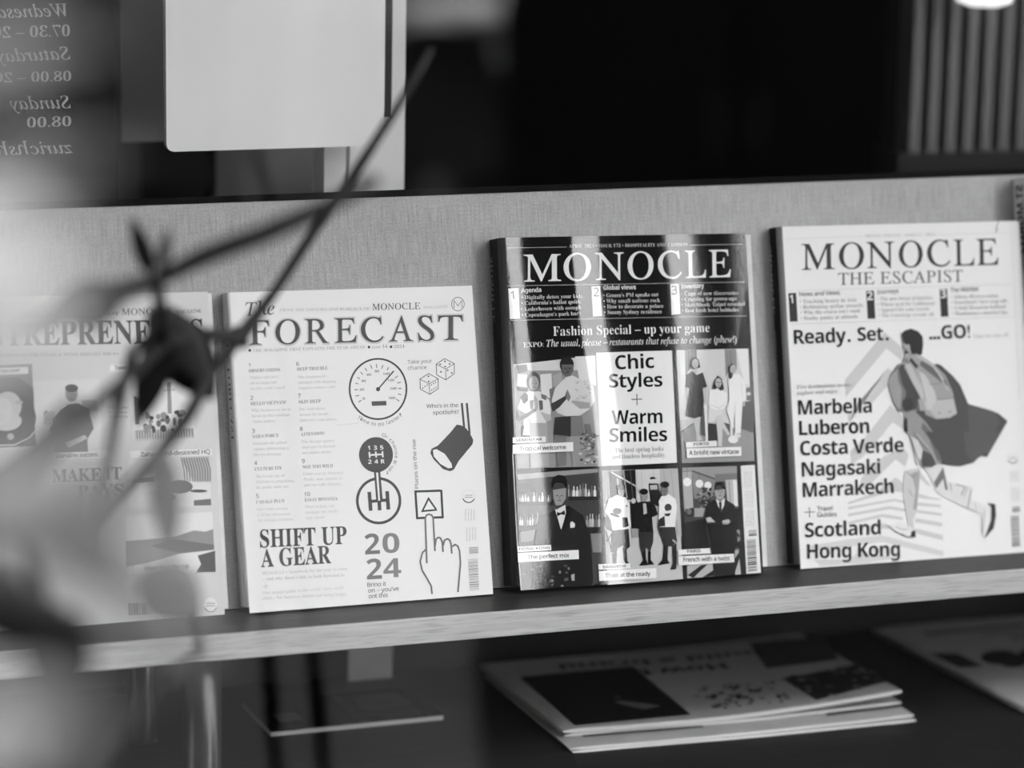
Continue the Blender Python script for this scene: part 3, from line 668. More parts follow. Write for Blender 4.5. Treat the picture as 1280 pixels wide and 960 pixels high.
speck(a, P1, 600, 720, 760, 1000, 60, 16, 10, (80, 120, 170, 200), 14, 2); speck(a, P1, 540, 250, 690, 420, 22, 12, 10, (185, 195), 13.5, 3)
face(a, P1, 193, 285, 44, 62, 16, 110); face(a, P1, 490, 150, 50, 62, 16, 30)
# bartender
a = ph[1]
paint(a, P2, [('36,125 605,85 640,880 570,915 65,940', 62), ('36,130 400,102 605,90 608,115 45,168', 150), ('40,205 140,195 140,250 45,260', 35), ('50,330 290,310 290,345 55,360', 40), ('50,495 180,480 180,520 55,530', 30), ('400,290 605,282 610,310 400,315', 40), ('520,510 625,500 628,540 530,545', 35)])
rd = random.Random(9)
for (x0, x1, y0, y1) in ((48, 290, 255, 322), (395, 605, 190, 285), (52, 190, 400, 488), (520, 620, 400, 500)):
    xx = x0
    while xx < x1-8:
        w_ = rd.uniform(10, 20); h_ = rd.uniform(.5, 1)*(y1-y0); g_ = rd.choice((110, 160, 200, 230, 235))
        a.poly(P2, '%f,%f %f,%f %f,%f %f,%f' % (xx, y1, xx+w_, y1, xx+w_, y1-h_*.6, xx, y1-h_*.6), g_, 3.6); a.poly(P2, '%f,%f %f,%f %f,%f %f,%f' % (xx+w_*.3, y1-h_*.6, xx+w_*.7, y1-h_*.6, xx+w_*.7, y1-h_, xx+w_*.3, y1-h_), g_, 3.6)
        xx += w_+rd.uniform(2, 7)
paint(a, P2, [('55,535 165,520 150,600 60,612', 130), ('555,550 630,545 632,680 570,680', 135), ('300,380 265,400 185,430 160,600 140,935 560,915 575,880 550,560 500,420 400,350', 30), ('288,240 380,225 380,300 350,345 310,350 292,300', 150), ('282,235 276,190 290,150 325,133 365,138 388,170 386,235 374,215 362,192 318,186 296,198', 20), ('300,370 310,380 375,345 380,400 362,470 345,520 325,450', 225), ('315,395 340,402 370,382 374,418 345,412 318,428', 10), ('410,470 425,462 445,480 440,505 410,508', 230), ('400,350 420,420 372,530 358,520 380,400', 18), ('250,620 300,640 480,640 470,690 260,690', 40), ('415,840 440,830 440,880 420,880', 180)], 4)
face(a, P2, 333, 285, 42, 58, 9, 60); speck(a, P2, 80, 770, 400, 920, 30, 14, 9, (50, 90, 130), 8, 5)
# three in uniform
a = ph[2]
l0 = paint(a, P3, [('45,52 632,34 672,888 90,935', 200), ('45,55 95,52 105,300 60,310', 150), ('95,55 305,45 312,280 110,270', 26), ('l11 120,65 310,172', 205), ('160,110 172,110 176,185 163,185', 180), ('l9 212,50 238,265', 170), ('l7 265,48 285,270', 80), ('312,45 490,40 500,240 400,290 320,290', 207), ('l5 350,50 360,280', 185), ('l5 440,45 450,150', 188), ('490,40 632,35 662,560 622,560 600,270 560,240 505,200', 186), ('l6 520,45 540,180', 165), ('l6 580,45 630,550', 165), ('405,150 480,150 490,212 410,217', 40), ('415,165 470,160 475,195 420,200', 185), ('410,215 505,210 520,240 480,330 420,300', 30), ('415,105 440,98 470,112 420,120', 20), ('262,290 340,275 330,500 272,500', 26), ('e288,285,18,20', 200), ('e328,280,14,18', 200), ('90,580 330,570 640,550 672,890 95,935', 196), ('60,410 130,420 120,520 80,500', 80), ('270,500 330,500 330,570 275,572', 150), ('l6 75,520 120,680', 90), ('l6 120,540 80,600', 90),
 ('120,690 160,690 155,770 130,775', 20), ('205,640 235,660 240,750 275,795 230,775 210,740', 20), ('125,512 250,500 260,640 235,662 205,630 165,652 155,692 108,682', 36), ('160,240 230,262 255,320 268,480 250,502 125,514 110,430 65,370 95,270', 236), ('l4 190,262 195,505', 205), ('e192,212,28,42', 132), ('e190,178,33,24', 18), ('e160,365,33,27', 42), ('88,352 112,402 200,420 192,440 110,432 84,392', 238), ('112,376 182,402 170,414 106,394', 30), ('200,412 240,412 250,482 205,492', 30), ('225,320 242,320 242,328 225,328', 40),
 ('350,690 380,655 385,740 402,782 328,787 360,745', 18), ('398,670 422,680 420,740 448,777 400,780', 18), ('325,518 442,518 440,600 415,682 385,650 350,702 335,640', 46), ('340,290 410,290 452,320 477,390 430,412 440,522 330,527 325,440 282,420 300,310', 24), ('l4 425,345 460,340 470,380', 60), ('e372,252,28,38', 155), ('e366,214,33,24', 18), ('360,305 382,305 392,380 365,392', 182), ('l3 375,400 380,520', 50),
 ('520,628 555,635 550,740 567,767 473,784 510,740', 18), ('585,635 618,610 622,740 617,812 568,817 590,770', 18), ('475,485 607,485 624,600 580,637 520,632', 40), ('500,250 560,235 610,270 622,330 617,400 605,487 480,487 480,430 485,320 480,290', 236), ('e525,207,30,42', 122), ('e528,160,36,25', 14), ('e553,337,28,30', 52), ('508,370 586,355 582,387 515,397', 232), ('522,385 575,380 560,405 530,402', 50), ('480,430 525,400 530,480 475,487', 30), ('585,580 612,595 608,612 588,598', 190)])
for x_, y_ in ((192, 215), (372, 256), (525, 212)): face(a, P3, x_, y_, 28, 40, l0+1, 50)
# three women
a = ph[3]
l0 = paint(a, P4, [('2,48 560,35 605,905 45,922', 216), ('70,45 155,42 160,120 105,200 90,215 75,300', 128), ('150,45 158,45 160,115 152,115', 60), ('l5 95,48 100,190', 95), ('375,42 465,40 470,170 410,200 385,260', 145), ('l6 420,42 425,160', 120), ('465,40 560,38 575,330 530,300 500,200', 236), ('558,38 600,300 605,660 580,450 570,320', 105), ('35,680 130,600 240,640 500,650 600,680 605,905 45,922', 152), ('500,450 590,440 602,690 500,655', 98), ('30,590 130,575 135,612 36,680', 200), ('l6 36,682 132,614', 50), ('540,340 578,332 582,445 540,430', 120), ('e560,385,18,14', 215), ('180,560 215,480 230,720 190,700', 90),
 ('130,570 188,565 178,700 205,740 160,752 155,690', 202), ('75,335 102,340 112,430 127,480 102,492 80,430', 195), ('205,332 238,332 236,460 214,467', 192), ('120,208 160,240 205,218 240,332 205,342 215,440 202,557 140,577 72,557 85,450 100,342 70,337 80,240', 36), ('135,190 165,185 168,215 152,240 138,215', 200), ('l4 110,420 210,412', 24), ('108,130 125,105 150,100 175,125 186,180 165,186 150,192 120,196 104,182', 32), ('e147,152,25,37', 192),
 ('215,480 236,470 246,752 228,752', 236), ('245,612 320,620 330,752 246,752', 58), ('340,600 415,620 418,690 370,640', 88), ('415,610 432,610 436,722 420,722', 236), ('300,555 332,545 412,690 402,712 358,650 352,792 325,792 315,660', 206), ('e440,738,40,30', 240), ('245,490 380,480 352,540 310,562 300,602 245,602', 226), ('260,360 300,345 340,355 392,380 392,470 360,502 300,512 265,492 244,460', 241), ('290,290 320,244 350,268 370,350 342,362 320,330 300,354 277,347', 42), ('e325,300,25,36', 188), ('l3 300,296 350,296', 60), ('l5 265,470 330,498 370,465', 205),
 ('405,445 512,445 497,692 455,692 450,520 435,660 405,560 385,510', 238), ('l4 455,450 452,560', 205), ('445,690 497,700 492,727 450,717', 230), ('420,240 480,230 530,290 542,420 520,447 410,447 405,330 395,270', 241), ('l4 500,300 515,430', 210), ('515,440 532,445 528,485 512,480', 185), ('403,175 430,150 466,180 460,212 440,215 430,262 408,274', 48), ('e438,195,23,34', 188)])
for x_, y_ in ((147, 152), (325, 304), (438, 197)): face(a, P4, x_, y_, 24, 36, l0+1, 80)
# suited man in a bar
a = ph[4]
l0 = paint(a, P5, [('45,60 470,45 500,885 85,918', 74), ('48,60 470,47 472,110 300,140 130,80 50,92', 150), ('48,95 120,85 135,390 65,400', 172), ('120,85 300,150 300,300 140,300', 135), ('l8 122,85 300,148', 80), ('300,110 470,100 472,160 300,170', 120), ('380,155 470,150 480,360 400,340', 190), ('440,152 470,155 480,360 450,355', 236), ('l6 410,160 420,340', 130), ('l3 85,60 85,140', 90), ('l3 180,90 180,155', 90), ('e85,170,32,34', 246), ('e180,183,30,31', 246), ('e245,195,27,28', 240)])
speck(a, P5, 170, 220, 300, 370, 55, 14, 10, (30, 50, 80, 140, 180), l0, 6)
l0 = paint(a, P5, [('65,400 110,370 220,375 215,445 80,485', 60), ('140,372 222,372 205,440 140,440', 160), ('70,380 130,375 140,430 80,450', 30), ('e100,400,20,22', 100), ('65,485 220,450 262,700 65,700', 20), ('450,380 490,370 500,690 470,670', 26), ('85,820 480,690 500,885 85,915', 186), ('88,892 190,815 240,808 132,912', 28), ('200,908 290,850 290,898', 28), ('430,795 500,690 500,722 450,882', 36), ('455,540 490,540 495,620 470,640', 150), ('470,560 490,580 490,600 470,590', 40),
 ('300,305 325,370 345,402 375,320 385,308 450,345 462,480 477,665 452,682 455,890 290,900 270,690 250,530 212,470 235,340', 17), ('305,300 340,322 375,293 370,350 345,397 320,350', 228), ('328,325 350,322 350,390 336,397', 25), ('298,235 375,225 374,265 360,300 337,310 315,302 300,270', 168), ('296,235 295,200 315,172 350,168 373,192 375,232 362,202 345,190 318,194 304,206 302,235', 20), ('228,450 260,440 300,480 240,482', 192), ('355,470 400,458 417,475 400,498 358,497', 192), ('l4 235,490 450,492', 45), ('l3 345,500 350,650', 40)], l0+1.2)
face(a, P5, 338, 248, 36, 55, l0+1, 60)
def capt(i, c, q1, t1, b1, q2, t2, b2, h1, h2):
    a = plc[i]; a.poly(c, q1, 240, 24); a.text(c, t1, 'sB', *b1, h1, 45, 25); a = cap[i]; a.poly(c, q2, 240, 24); a.text(c, t2, 'ss', *b2, h2, 25, 25, .012)
capt(0, P1, '0,760 292,750 295,800 0,810', 'SEMINYAK', (28, 796, 265, 786), '0,825 535,800 538,882 0,905', 'Tropical welcome', (62, 878, 475, 862), 24, 36)
capt(1, P2, '32,640 270,628 272,665 35,678', 'HONG KONG', (45, 666, 262, 656), '35,685 465,663 467,727 38,750', 'The perfect mix', (105, 728, 400, 713), 20, 28)
capt(2, P3, '12,775 260,768 262,805 15,818', 'BANGKOK', (48, 808, 228, 799), '15,828 460,805 462,882 20,905', 'Thais at the ready', (65, 879, 415, 863), 22, 32)
capt(3, P4, '70,760 308,748 310,790 72,802', 'PORTO', (130, 788, 248, 782), '75,808 498,795 500,865 78,882', 'A bright new vintage', (95, 860, 480, 849), 22, 34)
capt(4, P5, '10,695 255,682 262,722 12,735', 'PARIS', (80, 719, 185, 713), '12,745 442,725 445,790 15,815', 'French with a twist', (50, 788, 410, 775), 22, 32)
bar.poly(P5, '500,45 608,38 657,872 545,880', 236); bar.barcode(P5, (546, 620, 615, 610, 628, 860, 556, 868), 20, 40, seed=8); bar.barcode(P5, (560, 545, 622, 540, 625, 588, 563, 594), 5, 40, seed=2)
for k_ in range(3): bar.dashes(P5, 520+k_*8, 90+150*k_, 590+k_*8, 215+150*k_, 4, 175, True, k_, w=.25)
base.line(M2, '110,200 128,560 148,808', 6, 150)
m.finish([('print', base), ('title_lettering', title), ('masthead_line', mast), ('contents_lettering', head), ('standfirst_lettering', stand), ('headline_panel', ctr)]+[('cover_photo', a) for a in ph]+[('place_label', a) for a in plc]+[('caption_label', a) for a in cap]+[('barcode', bar)])
side_text(m, 'spine_lettering', [('MONOCLE', 'sb', .013, .062, .0075, -.0055, 150), ('issue 172 hospitality and fashion', 'si', .078, .150, .0075, -.0035, 110)])

# ---- white travel cover with a running walker
E1 = crop(950, 260, 330/1280); E2 = crop(950, 490, 330/1280); E6 = crop(1040, 400, .1875); E7 = crop(1060, 540, 220/1280)
m = Mag('white magazine with a backpack walker in a flying coat on its cover', (977.8, 283.4), (1273.4, 276), (1298, 689), (1001, 711.2), .0165, 240, (.0035, .0038), 10, fan=.001, hinge_g=130)  # hinge darker than the cover: the crease's shade put into its colour
base = m.art(); title = m.art(); head = m.art(); dest = m.art(); ph_ = m.art(); bar = m.art(); mast = m.art(); sub = m.art(); hl = m.art(); intro = m.art(); gd = m.art()
base.line(E1, '122,150 497,137', 2, 205); base.line(E1, '850,130 1215,119', 2, 205); base.line(E1, '135,402 1225,369', 2, 198); base.line(E1, '150,563 1232,527', 2, 198)
base.line(E1, '1158,58 1146,95 1152,100 1142,122', 3, 80); base.line(E1, '1140,100 1148,110', 3, 110)
base.poly(E1, '1216,66 1219,66 1262,931 1256,931', 222)
mast.text(E1, 'TRAVEL SPECIAL \u2022 ISSUE 2 \u2022 2024', 'sb', 508, 143, 847, 135, 14, 180)
title.letters(E1, ML([(203, 365), (385, 507), (520, 655), (675, 792), (812, 925), (942, 1040), (1052, 1157)]), 'sr', 203, 300, 1157, 275, 121, 62, 2)
sub.text(E1, 'THE ESCAPIST', 'sr', 380, 373, 985, 357, 55, 92)
for (q, dg_, dx, dy, hd, hx, hy, hx1, hy1, L) in (
  ('137,413 175,411 183,550 145,552', '1', 147, 462, 'News and Views', 190, 428, 388, 420, [('\u2022 Tracking luxury in Asia', 193, 463, 468, 453), ('\u2022 Rethinking airline rewards', 194, 490, 500, 480), ("\u2022 Why the cruise isn't sunk", 196, 516, 488, 506), ('\u2022 Hanky panky at altitude', 197, 544, 475, 534)]),
  ('514,402 552,400 560,536 522,538', '2', 520, 447, 'Journeys', 566, 417, 672, 412, [('\u2022 The new breed of hotelier', 568, 450, 838, 443), ('\u2022 Where next for Lufthansa?', 570, 477, 850, 470), ('\u2022 Apparel for your travels', 572, 503, 822, 497), ('\u2022 The Concierge reveals all', 574, 530, 842, 524)]),
  ('870,393 907,391 914,526 877,528', '3', 876, 437, 'The Wishlist', 922, 408, 1060, 402, [('\u2022 Athens Riviera redux', 924, 440, 1155, 434), ("\u2022 Swartland's best stop-offs", 926, 467, 1200, 459), ('\u2022 A bold Bavarian bolthole', 928, 494, 1195, 486), ("\u2022 Manhattan's smartest bar", 930, 521, 1202, 513)])):
    head.poly(E1, q, 54, 1); head.text(E1, dg_, 'sB', dx, dy, dx+(14 if dg_ == '1' else 27), dy-1, 40, 240, 2); head.text(E1, hd, 'ss', hx, hy, hx1, hy1, 20, 95, 2, .012)
    for t_, x0, y0, x1, y1 in L: head.text(E1, t_, 'sb', x0, y0, x1, y1, 18, 150)
for st, x0, y0, x1, y1, cp in (('Ready', 165, 660, 418, 650, 66), ('Set', 473, 645, 598, 641, 63), ('GO!', 880, 635, 1018, 629, 62)): hl.text(E1, st, 'sB', x0, y0, x1, y1, cp, 42, 6)
for x_, y_ in ((431, 643), (616, 635), (827, 631), (846, 630), (865, 629)): hl.ell(E1, x_, y_, 8, 8, 42, 6)
intro.text(E1, 'Time for take-off.', 'sb', 1032, 632, 1210, 624, 20, 190)
intro.text(E1, 'Five destinations to see,', 'sb', 178, 878, 442, 865, 20, 170, 6); intro.text(E1, 'explore and enjoy.', 'sb', 180, 907, 380, 897, 20, 170, 6)
for st, x0, y0, x1, y1, g_ in (('Marbella', 185, 110, 542, 100, 36), ('Luberon', 190, 210, 530, 198, 34), ('Costa Verde', 195, 308, 697, 290, 44), ('Nagasaki', 203, 410, 583, 395, 50), ('Marrakech', 208, 510, 648, 490, 48), ('Scotland', 218, 705, 585, 690, 50), ('Hong Kong', 228, 808, 678, 795, 46)):
    dest.text(E2, st, 'sB', x0, y0, x1, y1, 67, g_, 6)
gd.text(E2, 'Travel', 'ss', 277, 577, 352, 573, 22, 120, 6); gd.text(E2, 'Guides', 'ss', 277, 606, 372, 603, 22, 120, 6)
gd.line(E2, '213,583 265,581', 3, 90, 6); gd.line(E2, '238,558 240,608', 3, 90, 6)
CH = 210
paint(ph_, E6, [('350,80 470,185 470,275 362,190 90,515 85,400', CH), ('375,320 400,345 470,420 470,500 385,450 370,440 262,560 165,560 112,690 105,640', CH), ('390,565 490,660 500,745 405,683 175,935 125,962 125,900', CH)], 1, .03)
paint(ph_, E7, [('20,230 15,140 170,0 270,0 100,190', CH), ('75,405 100,330 260,175 405,115 442,170 415,252 345,200 130,412', CH), ('345,330 400,370 400,440 330,430 0,527 0,510 200,440', CH), ('0,545 335,485 410,500 410,520 335,502 0,565', CH), ('510,445 600,475 675,485 675,496 510,480', CH), ('510,265 600,390 580,390 510,330', CH), ('0,595 300,538 420,558 415,580 300,562 0,615', CH), ('500,510 675,530 675,548 500,536', CH), ('0,655 250,594 400,620 395,642 250,620 0,672', CH), ('495,565 682,590 682,612 490,586', CH), ('235,662 320,682 310,705 240,702', CH), ('490,625 685,660 685,690 485,656', CH), ('490,700 690,750 692,790 485,736', CH), ('-300,830 0,780 240,750 695,865 695,906 250,800 0,835 -300,870', CH+4), ('-250,930 0,925 100,868 350,918 150,952 -200,975', CH+8)], 1.2, .03)
l0 = paint(ph_, E7, [('415,280 522,258 522,330 497,580 472,640 482,722 440,690 415,560 398,440 400,320', 208), ('455,300 522,278 517,350 497,570 470,560 490,420', 172), ('l6 420,290 470,330 500,300', 140), ('l6 440,420 470,470', 160), ('540,250 682,225 722,360 907,400 892,500 867,562 720,482 640,442 600,330', 224), ('620,370 690,255 724,420 705,420 690,340 640,412', 118), ('l7 740,370 750,430', 150), ('l9 780,380 850,400 820,460', 160), ('l6 870,400 840,470', 165), ('l6 892,420 868,555', 130), ('890,490 1002,540 992,602 960,592 878,560', 228), ('l5 920,510 930,570', 190), ('985,530 1037,530 1050,640 990,772 968,722', 232), ('l5 990,560 985,640 975,730', 170), ('1010,515 1068,525 1074,610 1057,700 988,778 1035,640 1037,545', 58), ('298,680 370,652 440,680 487,720 487,767 440,767 330,722', 230), ('l5 300,682 335,720 440,765', 140), ('l5 340,690 400,712 430,705', 150), ('460,720 485,714 490,765 448,767', 50), ('l6 380,745 450,765', 70)], 7)
l0 = paint(ph_, E6, [('690,290 722,300 800,370 850,430 880,500 905,560 1050,600 1110,625 1167,675 1030,913 995,895 940,950 850,975 720,960 700,850 560,650 540,420', 82), ('900,570 1050,605 1100,640 1110,680 1030,870 940,930 910,760', 92), ('430,300 480,285 560,430 572,600 520,640 470,612 440,610 400,540 372,440 385,370', 118), ('385,370 430,330 435,400 462,470 452,602 400,540 372,440', 155), ('440,320 470,290 520,400 572,470 562,590 500,612 470,600 490,480 460,420', 76), ('e500,560,38,42', 62), ('478,620 540,600 620,680 690,780 722,900 715,962 600,962 560,830 490,740', 152), ('600,680 690,780 722,900 712,940 650,800 590,720', 112), ('480,660 495,650 502,752 480,742', 50), ('490,740 560,830 602,962 560,962 530,800', 216), ('570,840 600,870 600,930', 70),
 ('460,95 478,72 520,57 570,75 600,110 604,160 595,232 540,237 510,217 505,177 485,167 470,142', 44), ('472,150 490,165 512,162 517,200 532,242 480,252 488,212 470,180', 172), ('e492,215,14,10', 60), ('l6 485,190 520,235', 110),
 ('470,262 500,235 560,225 590,240 680,300 750,370 800,480 828,622 780,652 690,662 620,632 580,510 530,420 480,320', 164), ('560,330 620,370 680,480 692,530 682,602 640,602 600,510 580,420', 204), ('500,270 540,330 600,480 640,600 620,600 575,490 520,390 485,310', 196), ('590,270 660,310 740,380 775,445 720,412 640,350 580,300', 108), ('l7 560,240 660,300 740,400', 210), ('690,530 800,522 828,622 780,652 690,657 652,612', 192), ('l6 690,532 810,520', 120), ('l6 700,350 770,470', 205), ('l5 570,340 620,540', 120), ('520,250 572,310 552,322 510,270', 62), ('e492,268,14,22', 150), ('l5 480,255 500,290 520,270', 80), ('568,530 602,520 622,602 580,607', 172), ('l4 640,430 720,420', 120), ('e710,620,8,8', 150), ('e780,612,8,8', 150)], l0)
l0 = paint(ph_, E7, [('640,0 1110,0 1000,182 972,160 900,222 780,242 680,222 652,150 560,0', 82), ('830,0 1110,0 1000,180 970,158 900,218 850,150', 92), ('532,130 600,160 642,232 600,257 535,252 522,190', 80), ('480,0 560,18 652,150 672,217 635,237 590,130 500,60', 150), ('590,60 650,150 668,212 640,200', 110), ('l7 490,10 590,130 640,235', 190), ('450,30 500,60 535,130 520,235 490,160', 214)], l0)
badge(bar, E7, 1198, 190, 38, 50)
bar.barcode(E7, (1180, 612, 1242, 606, 1252, 835, 1192, 842), 22, 110, seed=14); bar.barcode(E7, (1192, 545, 1250, 540, 1252, 584, 1195, 590), 5, 110, seed=3)
bar.dashes(E7, 1172, 285, 1245, 360, 4, 190, True, 5); bar.dashes(E7, 1180, 405, 1250, 505, 4, 190, True, 6)
m.finish([('print', base), ('title_lettering', title), ('contents_lettering', head), ('subtitle_lettering', sub), ('masthead_line', mast), ('headline_lettering', hl), ('introduction_lettering', intro), ('destination_lettering', dest), ('guide_lettering', gd), ('walker_picture', ph_), ('barcode', bar)])
side_text(m, 'spine_lettering', [('MONOCLE', 'sb', .014, .066, .0035, -.0062, 215), ('2024 | Issue 2 | The Escapist', 'si', .080, .168, .0035, -.0048, 150), ('A MONOCLE special', 'sb', .185, .235, .0035, -.004, 120)])

# ---- grey cover at the left, behind the plant
L1 = crop(0, 350, 310/1280); L2 = crop(0, 560, 310/1280); L8 = crop(0, 440, 290/1280)
m = Mag('grey magazine with a bold serif headline and food and city photographs, leftmost on the rack', (-37, 371.5), (259.5, 364.7), (281, 768.8), (-15, 791), .012, 214, (.002, .002), 150, fan=.003)
base = m.art(); title = m.art(); ph = [m.art() for _ in range(5)]; cap = [m.art() for _ in range(5)]; bar = m.art(); mast = m.art(); hl = m.art()
title.text(L1, 'ENTREPRENEURS', 'sb', -165, 347, 1050, 318, 122, 70, 2, .012)
mast.text(L1, 'FROM THE EDITORS AND BUREAUX', 'sb', 150, 190, 565, 183, 16, 120); mast.text(L1, 'OF', 'sb', 565, 183, 618, 181, 18, 100); mast.text(L1, 'MONOCLE', 'sr', 630, 182, 893, 173, 34, 80); mast.text(L1, 'MAGAZINE', 'sb', 905, 172, 1040, 168, 19, 90)
mast.text(L1, 'A HANDBOOK FOR PEOPLE WITH BRIGHT IDEAS', 'sb', -60, 402, 612, 388, 17, 150); mast.text(L1, '2023', 'sb', 985, 374, 1045, 372, 17, 120)
hl.text(L2, 'MAKE IT', 'sb', 270, 172, 630, 160, 66, 100, 2, .012); hl.text(L2, 'PAYS', 'sb', 400, 252, 640, 243, 62, 100, 2, .012)
paint(ph[0], L8, [('-60,78 178,68 195,515 -40,528', 128), ('-60,150 100,140 186,200 192,440 120,510 -50,520', 90), ('e10,360,190,160', 78), ('e45,300,75,80', 205), ('e30,380,90,55', 212), ('e10,330,60,80', 220), ('e58,465,19,18', 185), ('e105,280,22,12', 185), ('l9 -40,515 80,510 160,470 195,430', 200)])
paint(ph[1], L8, [('185,160 548,150 562,600 200,610', 226), ('240,330 300,330 300,400 240,400', 185), ('450,265 530,260 545,330 460,330', 185), ('330,320 380,285 430,280 490,310 517,420 482,480 487,560 300,565 320,470 268,430 290,370', 108), ('e395,228,35,46', 155), ('e395,200,36,22', 90), ('360,500 470,455 482,475 380,527', 195)])
speck(ph[1], L8, 235, 320, 300, 400, 20, 8, 6, (140, 200), 4, 3)
face(ph[1], L8, 395, 235, 32, 42, 5, 110)
paint(ph[2], L8, [('690,130 1060,120 1077,475 745,492', 230), ('735,240 770,260 770,400 745,400', 120), ('923,170 942,170 948,340 925,340', 150), ('l4 905,212 965,208', 120), ('740,430 1070,420 1075,475 745,492', 200)])
for i in range(22): ph[2].line(L8, [(755+i*14.5, 432-.4*i), (757+i*14.5, 478-.5*i)], 5, 110, 4)
speck(ph[2], L8, 800, 330, 1010, 430, 26, 16, 20, (70, 110, 150), 5, 8)
paint(ph[3], L2, [('665,60 1080,40 1090,300 670,312', 228), ('930,50 1080,42 1085,175 1000,175', 190), ('e930,200,65,35', 110), ('e860,255,50,22', 100), ('e1025,222,45,8', 90), ('1000,270 1088,262 1090,296 1000,298', 120), ('680,165 790,150 795,175 685,185', 110), ('l5 770,230 870,240', 120)])
for i in range(11): ph[3].line(L2, [(935+i*13, 50), (950+i*13.5, 110), (955+i*13, 172)], 5, 130, 4)
paint(ph[4], L2, [('650,350 1095,330 1112,640 660,655', 230), ('650,480 900,460 1000,425 1060,432 1100,418 1105,525 930,545 760,592 655,612', 150), ('780,505 900,470 1105,500 1105,525 930,545', 120), ('1020,555 1110,530 1113,640 1012,642 1038,600', 95)])
for i, (c, q, st, b, h_) in enumerate(((L8, '-40,94 155,85 157,122 -40,132', 'new over', (0, 120, 115, 112), 24), (L8, '605,72 845,65 845,98 608,108', 'Tower', (632, 98, 700, 95), 24), (L8, '300,552 590,545 590,580 300,590', 'Standing success', (310, 582, 540, 572), 24), (L8, '715,545 1165,535 1168,570 720,585', 'Zaha Hadid-designed HQ', (775, 575, 1158, 561), 25))):
    cap[i].poly(c, q, 240, 8); cap[i].text(c, st, 'ss', *b, h_, 80, 9, .012)
cap[4].poly(L2, '700,600 1000,595 1000,630 700,642', 238, 8); cap[4].text(L2, 'Views from the top', 'ss', 745, 630, 975, 618, 24, 90, 9, .012)
bar.barcode(L2, (660, 805, 850, 795, 855, 855, 665, 866), 26, 120, False, 5); bar.ell(L2, 1087, 808, 33, 36, 236); bar.ring(L2, 1087, 811, 32, 34, 4, 120, 2, 20, 160); bar.dashes(L2, 1065, 795, 1110, 820, 2, 110)  # dark lower arc draws the badge's shadow into the print
base.dashes(L8, 598, 295, 705, 370, 3, 175)
m.finish([('print', base), ('title_lettering', title), ('masthead_line', mast), ('headline_lettering', hl)]+[('cover_photo', a) for a in ph]+[('caption_label', a) for a in cap]+[('barcode', bar)])

# ---- sliver of one more magazine at the right end
m = Mag('magazine with a white lettered spine, cut by the right edge of the photograph', (1292, 219), (1575, 214), (1605, 671), (1318, 691), .030, 200, (.002, .002), 235, hinge_g=20, fan=.001)
m.finish([('print', m.art())]); side_text(m, 'spine_lettering', [('ST.MORITZ', 'sB', .006, .062, .016, -.011, 25)])

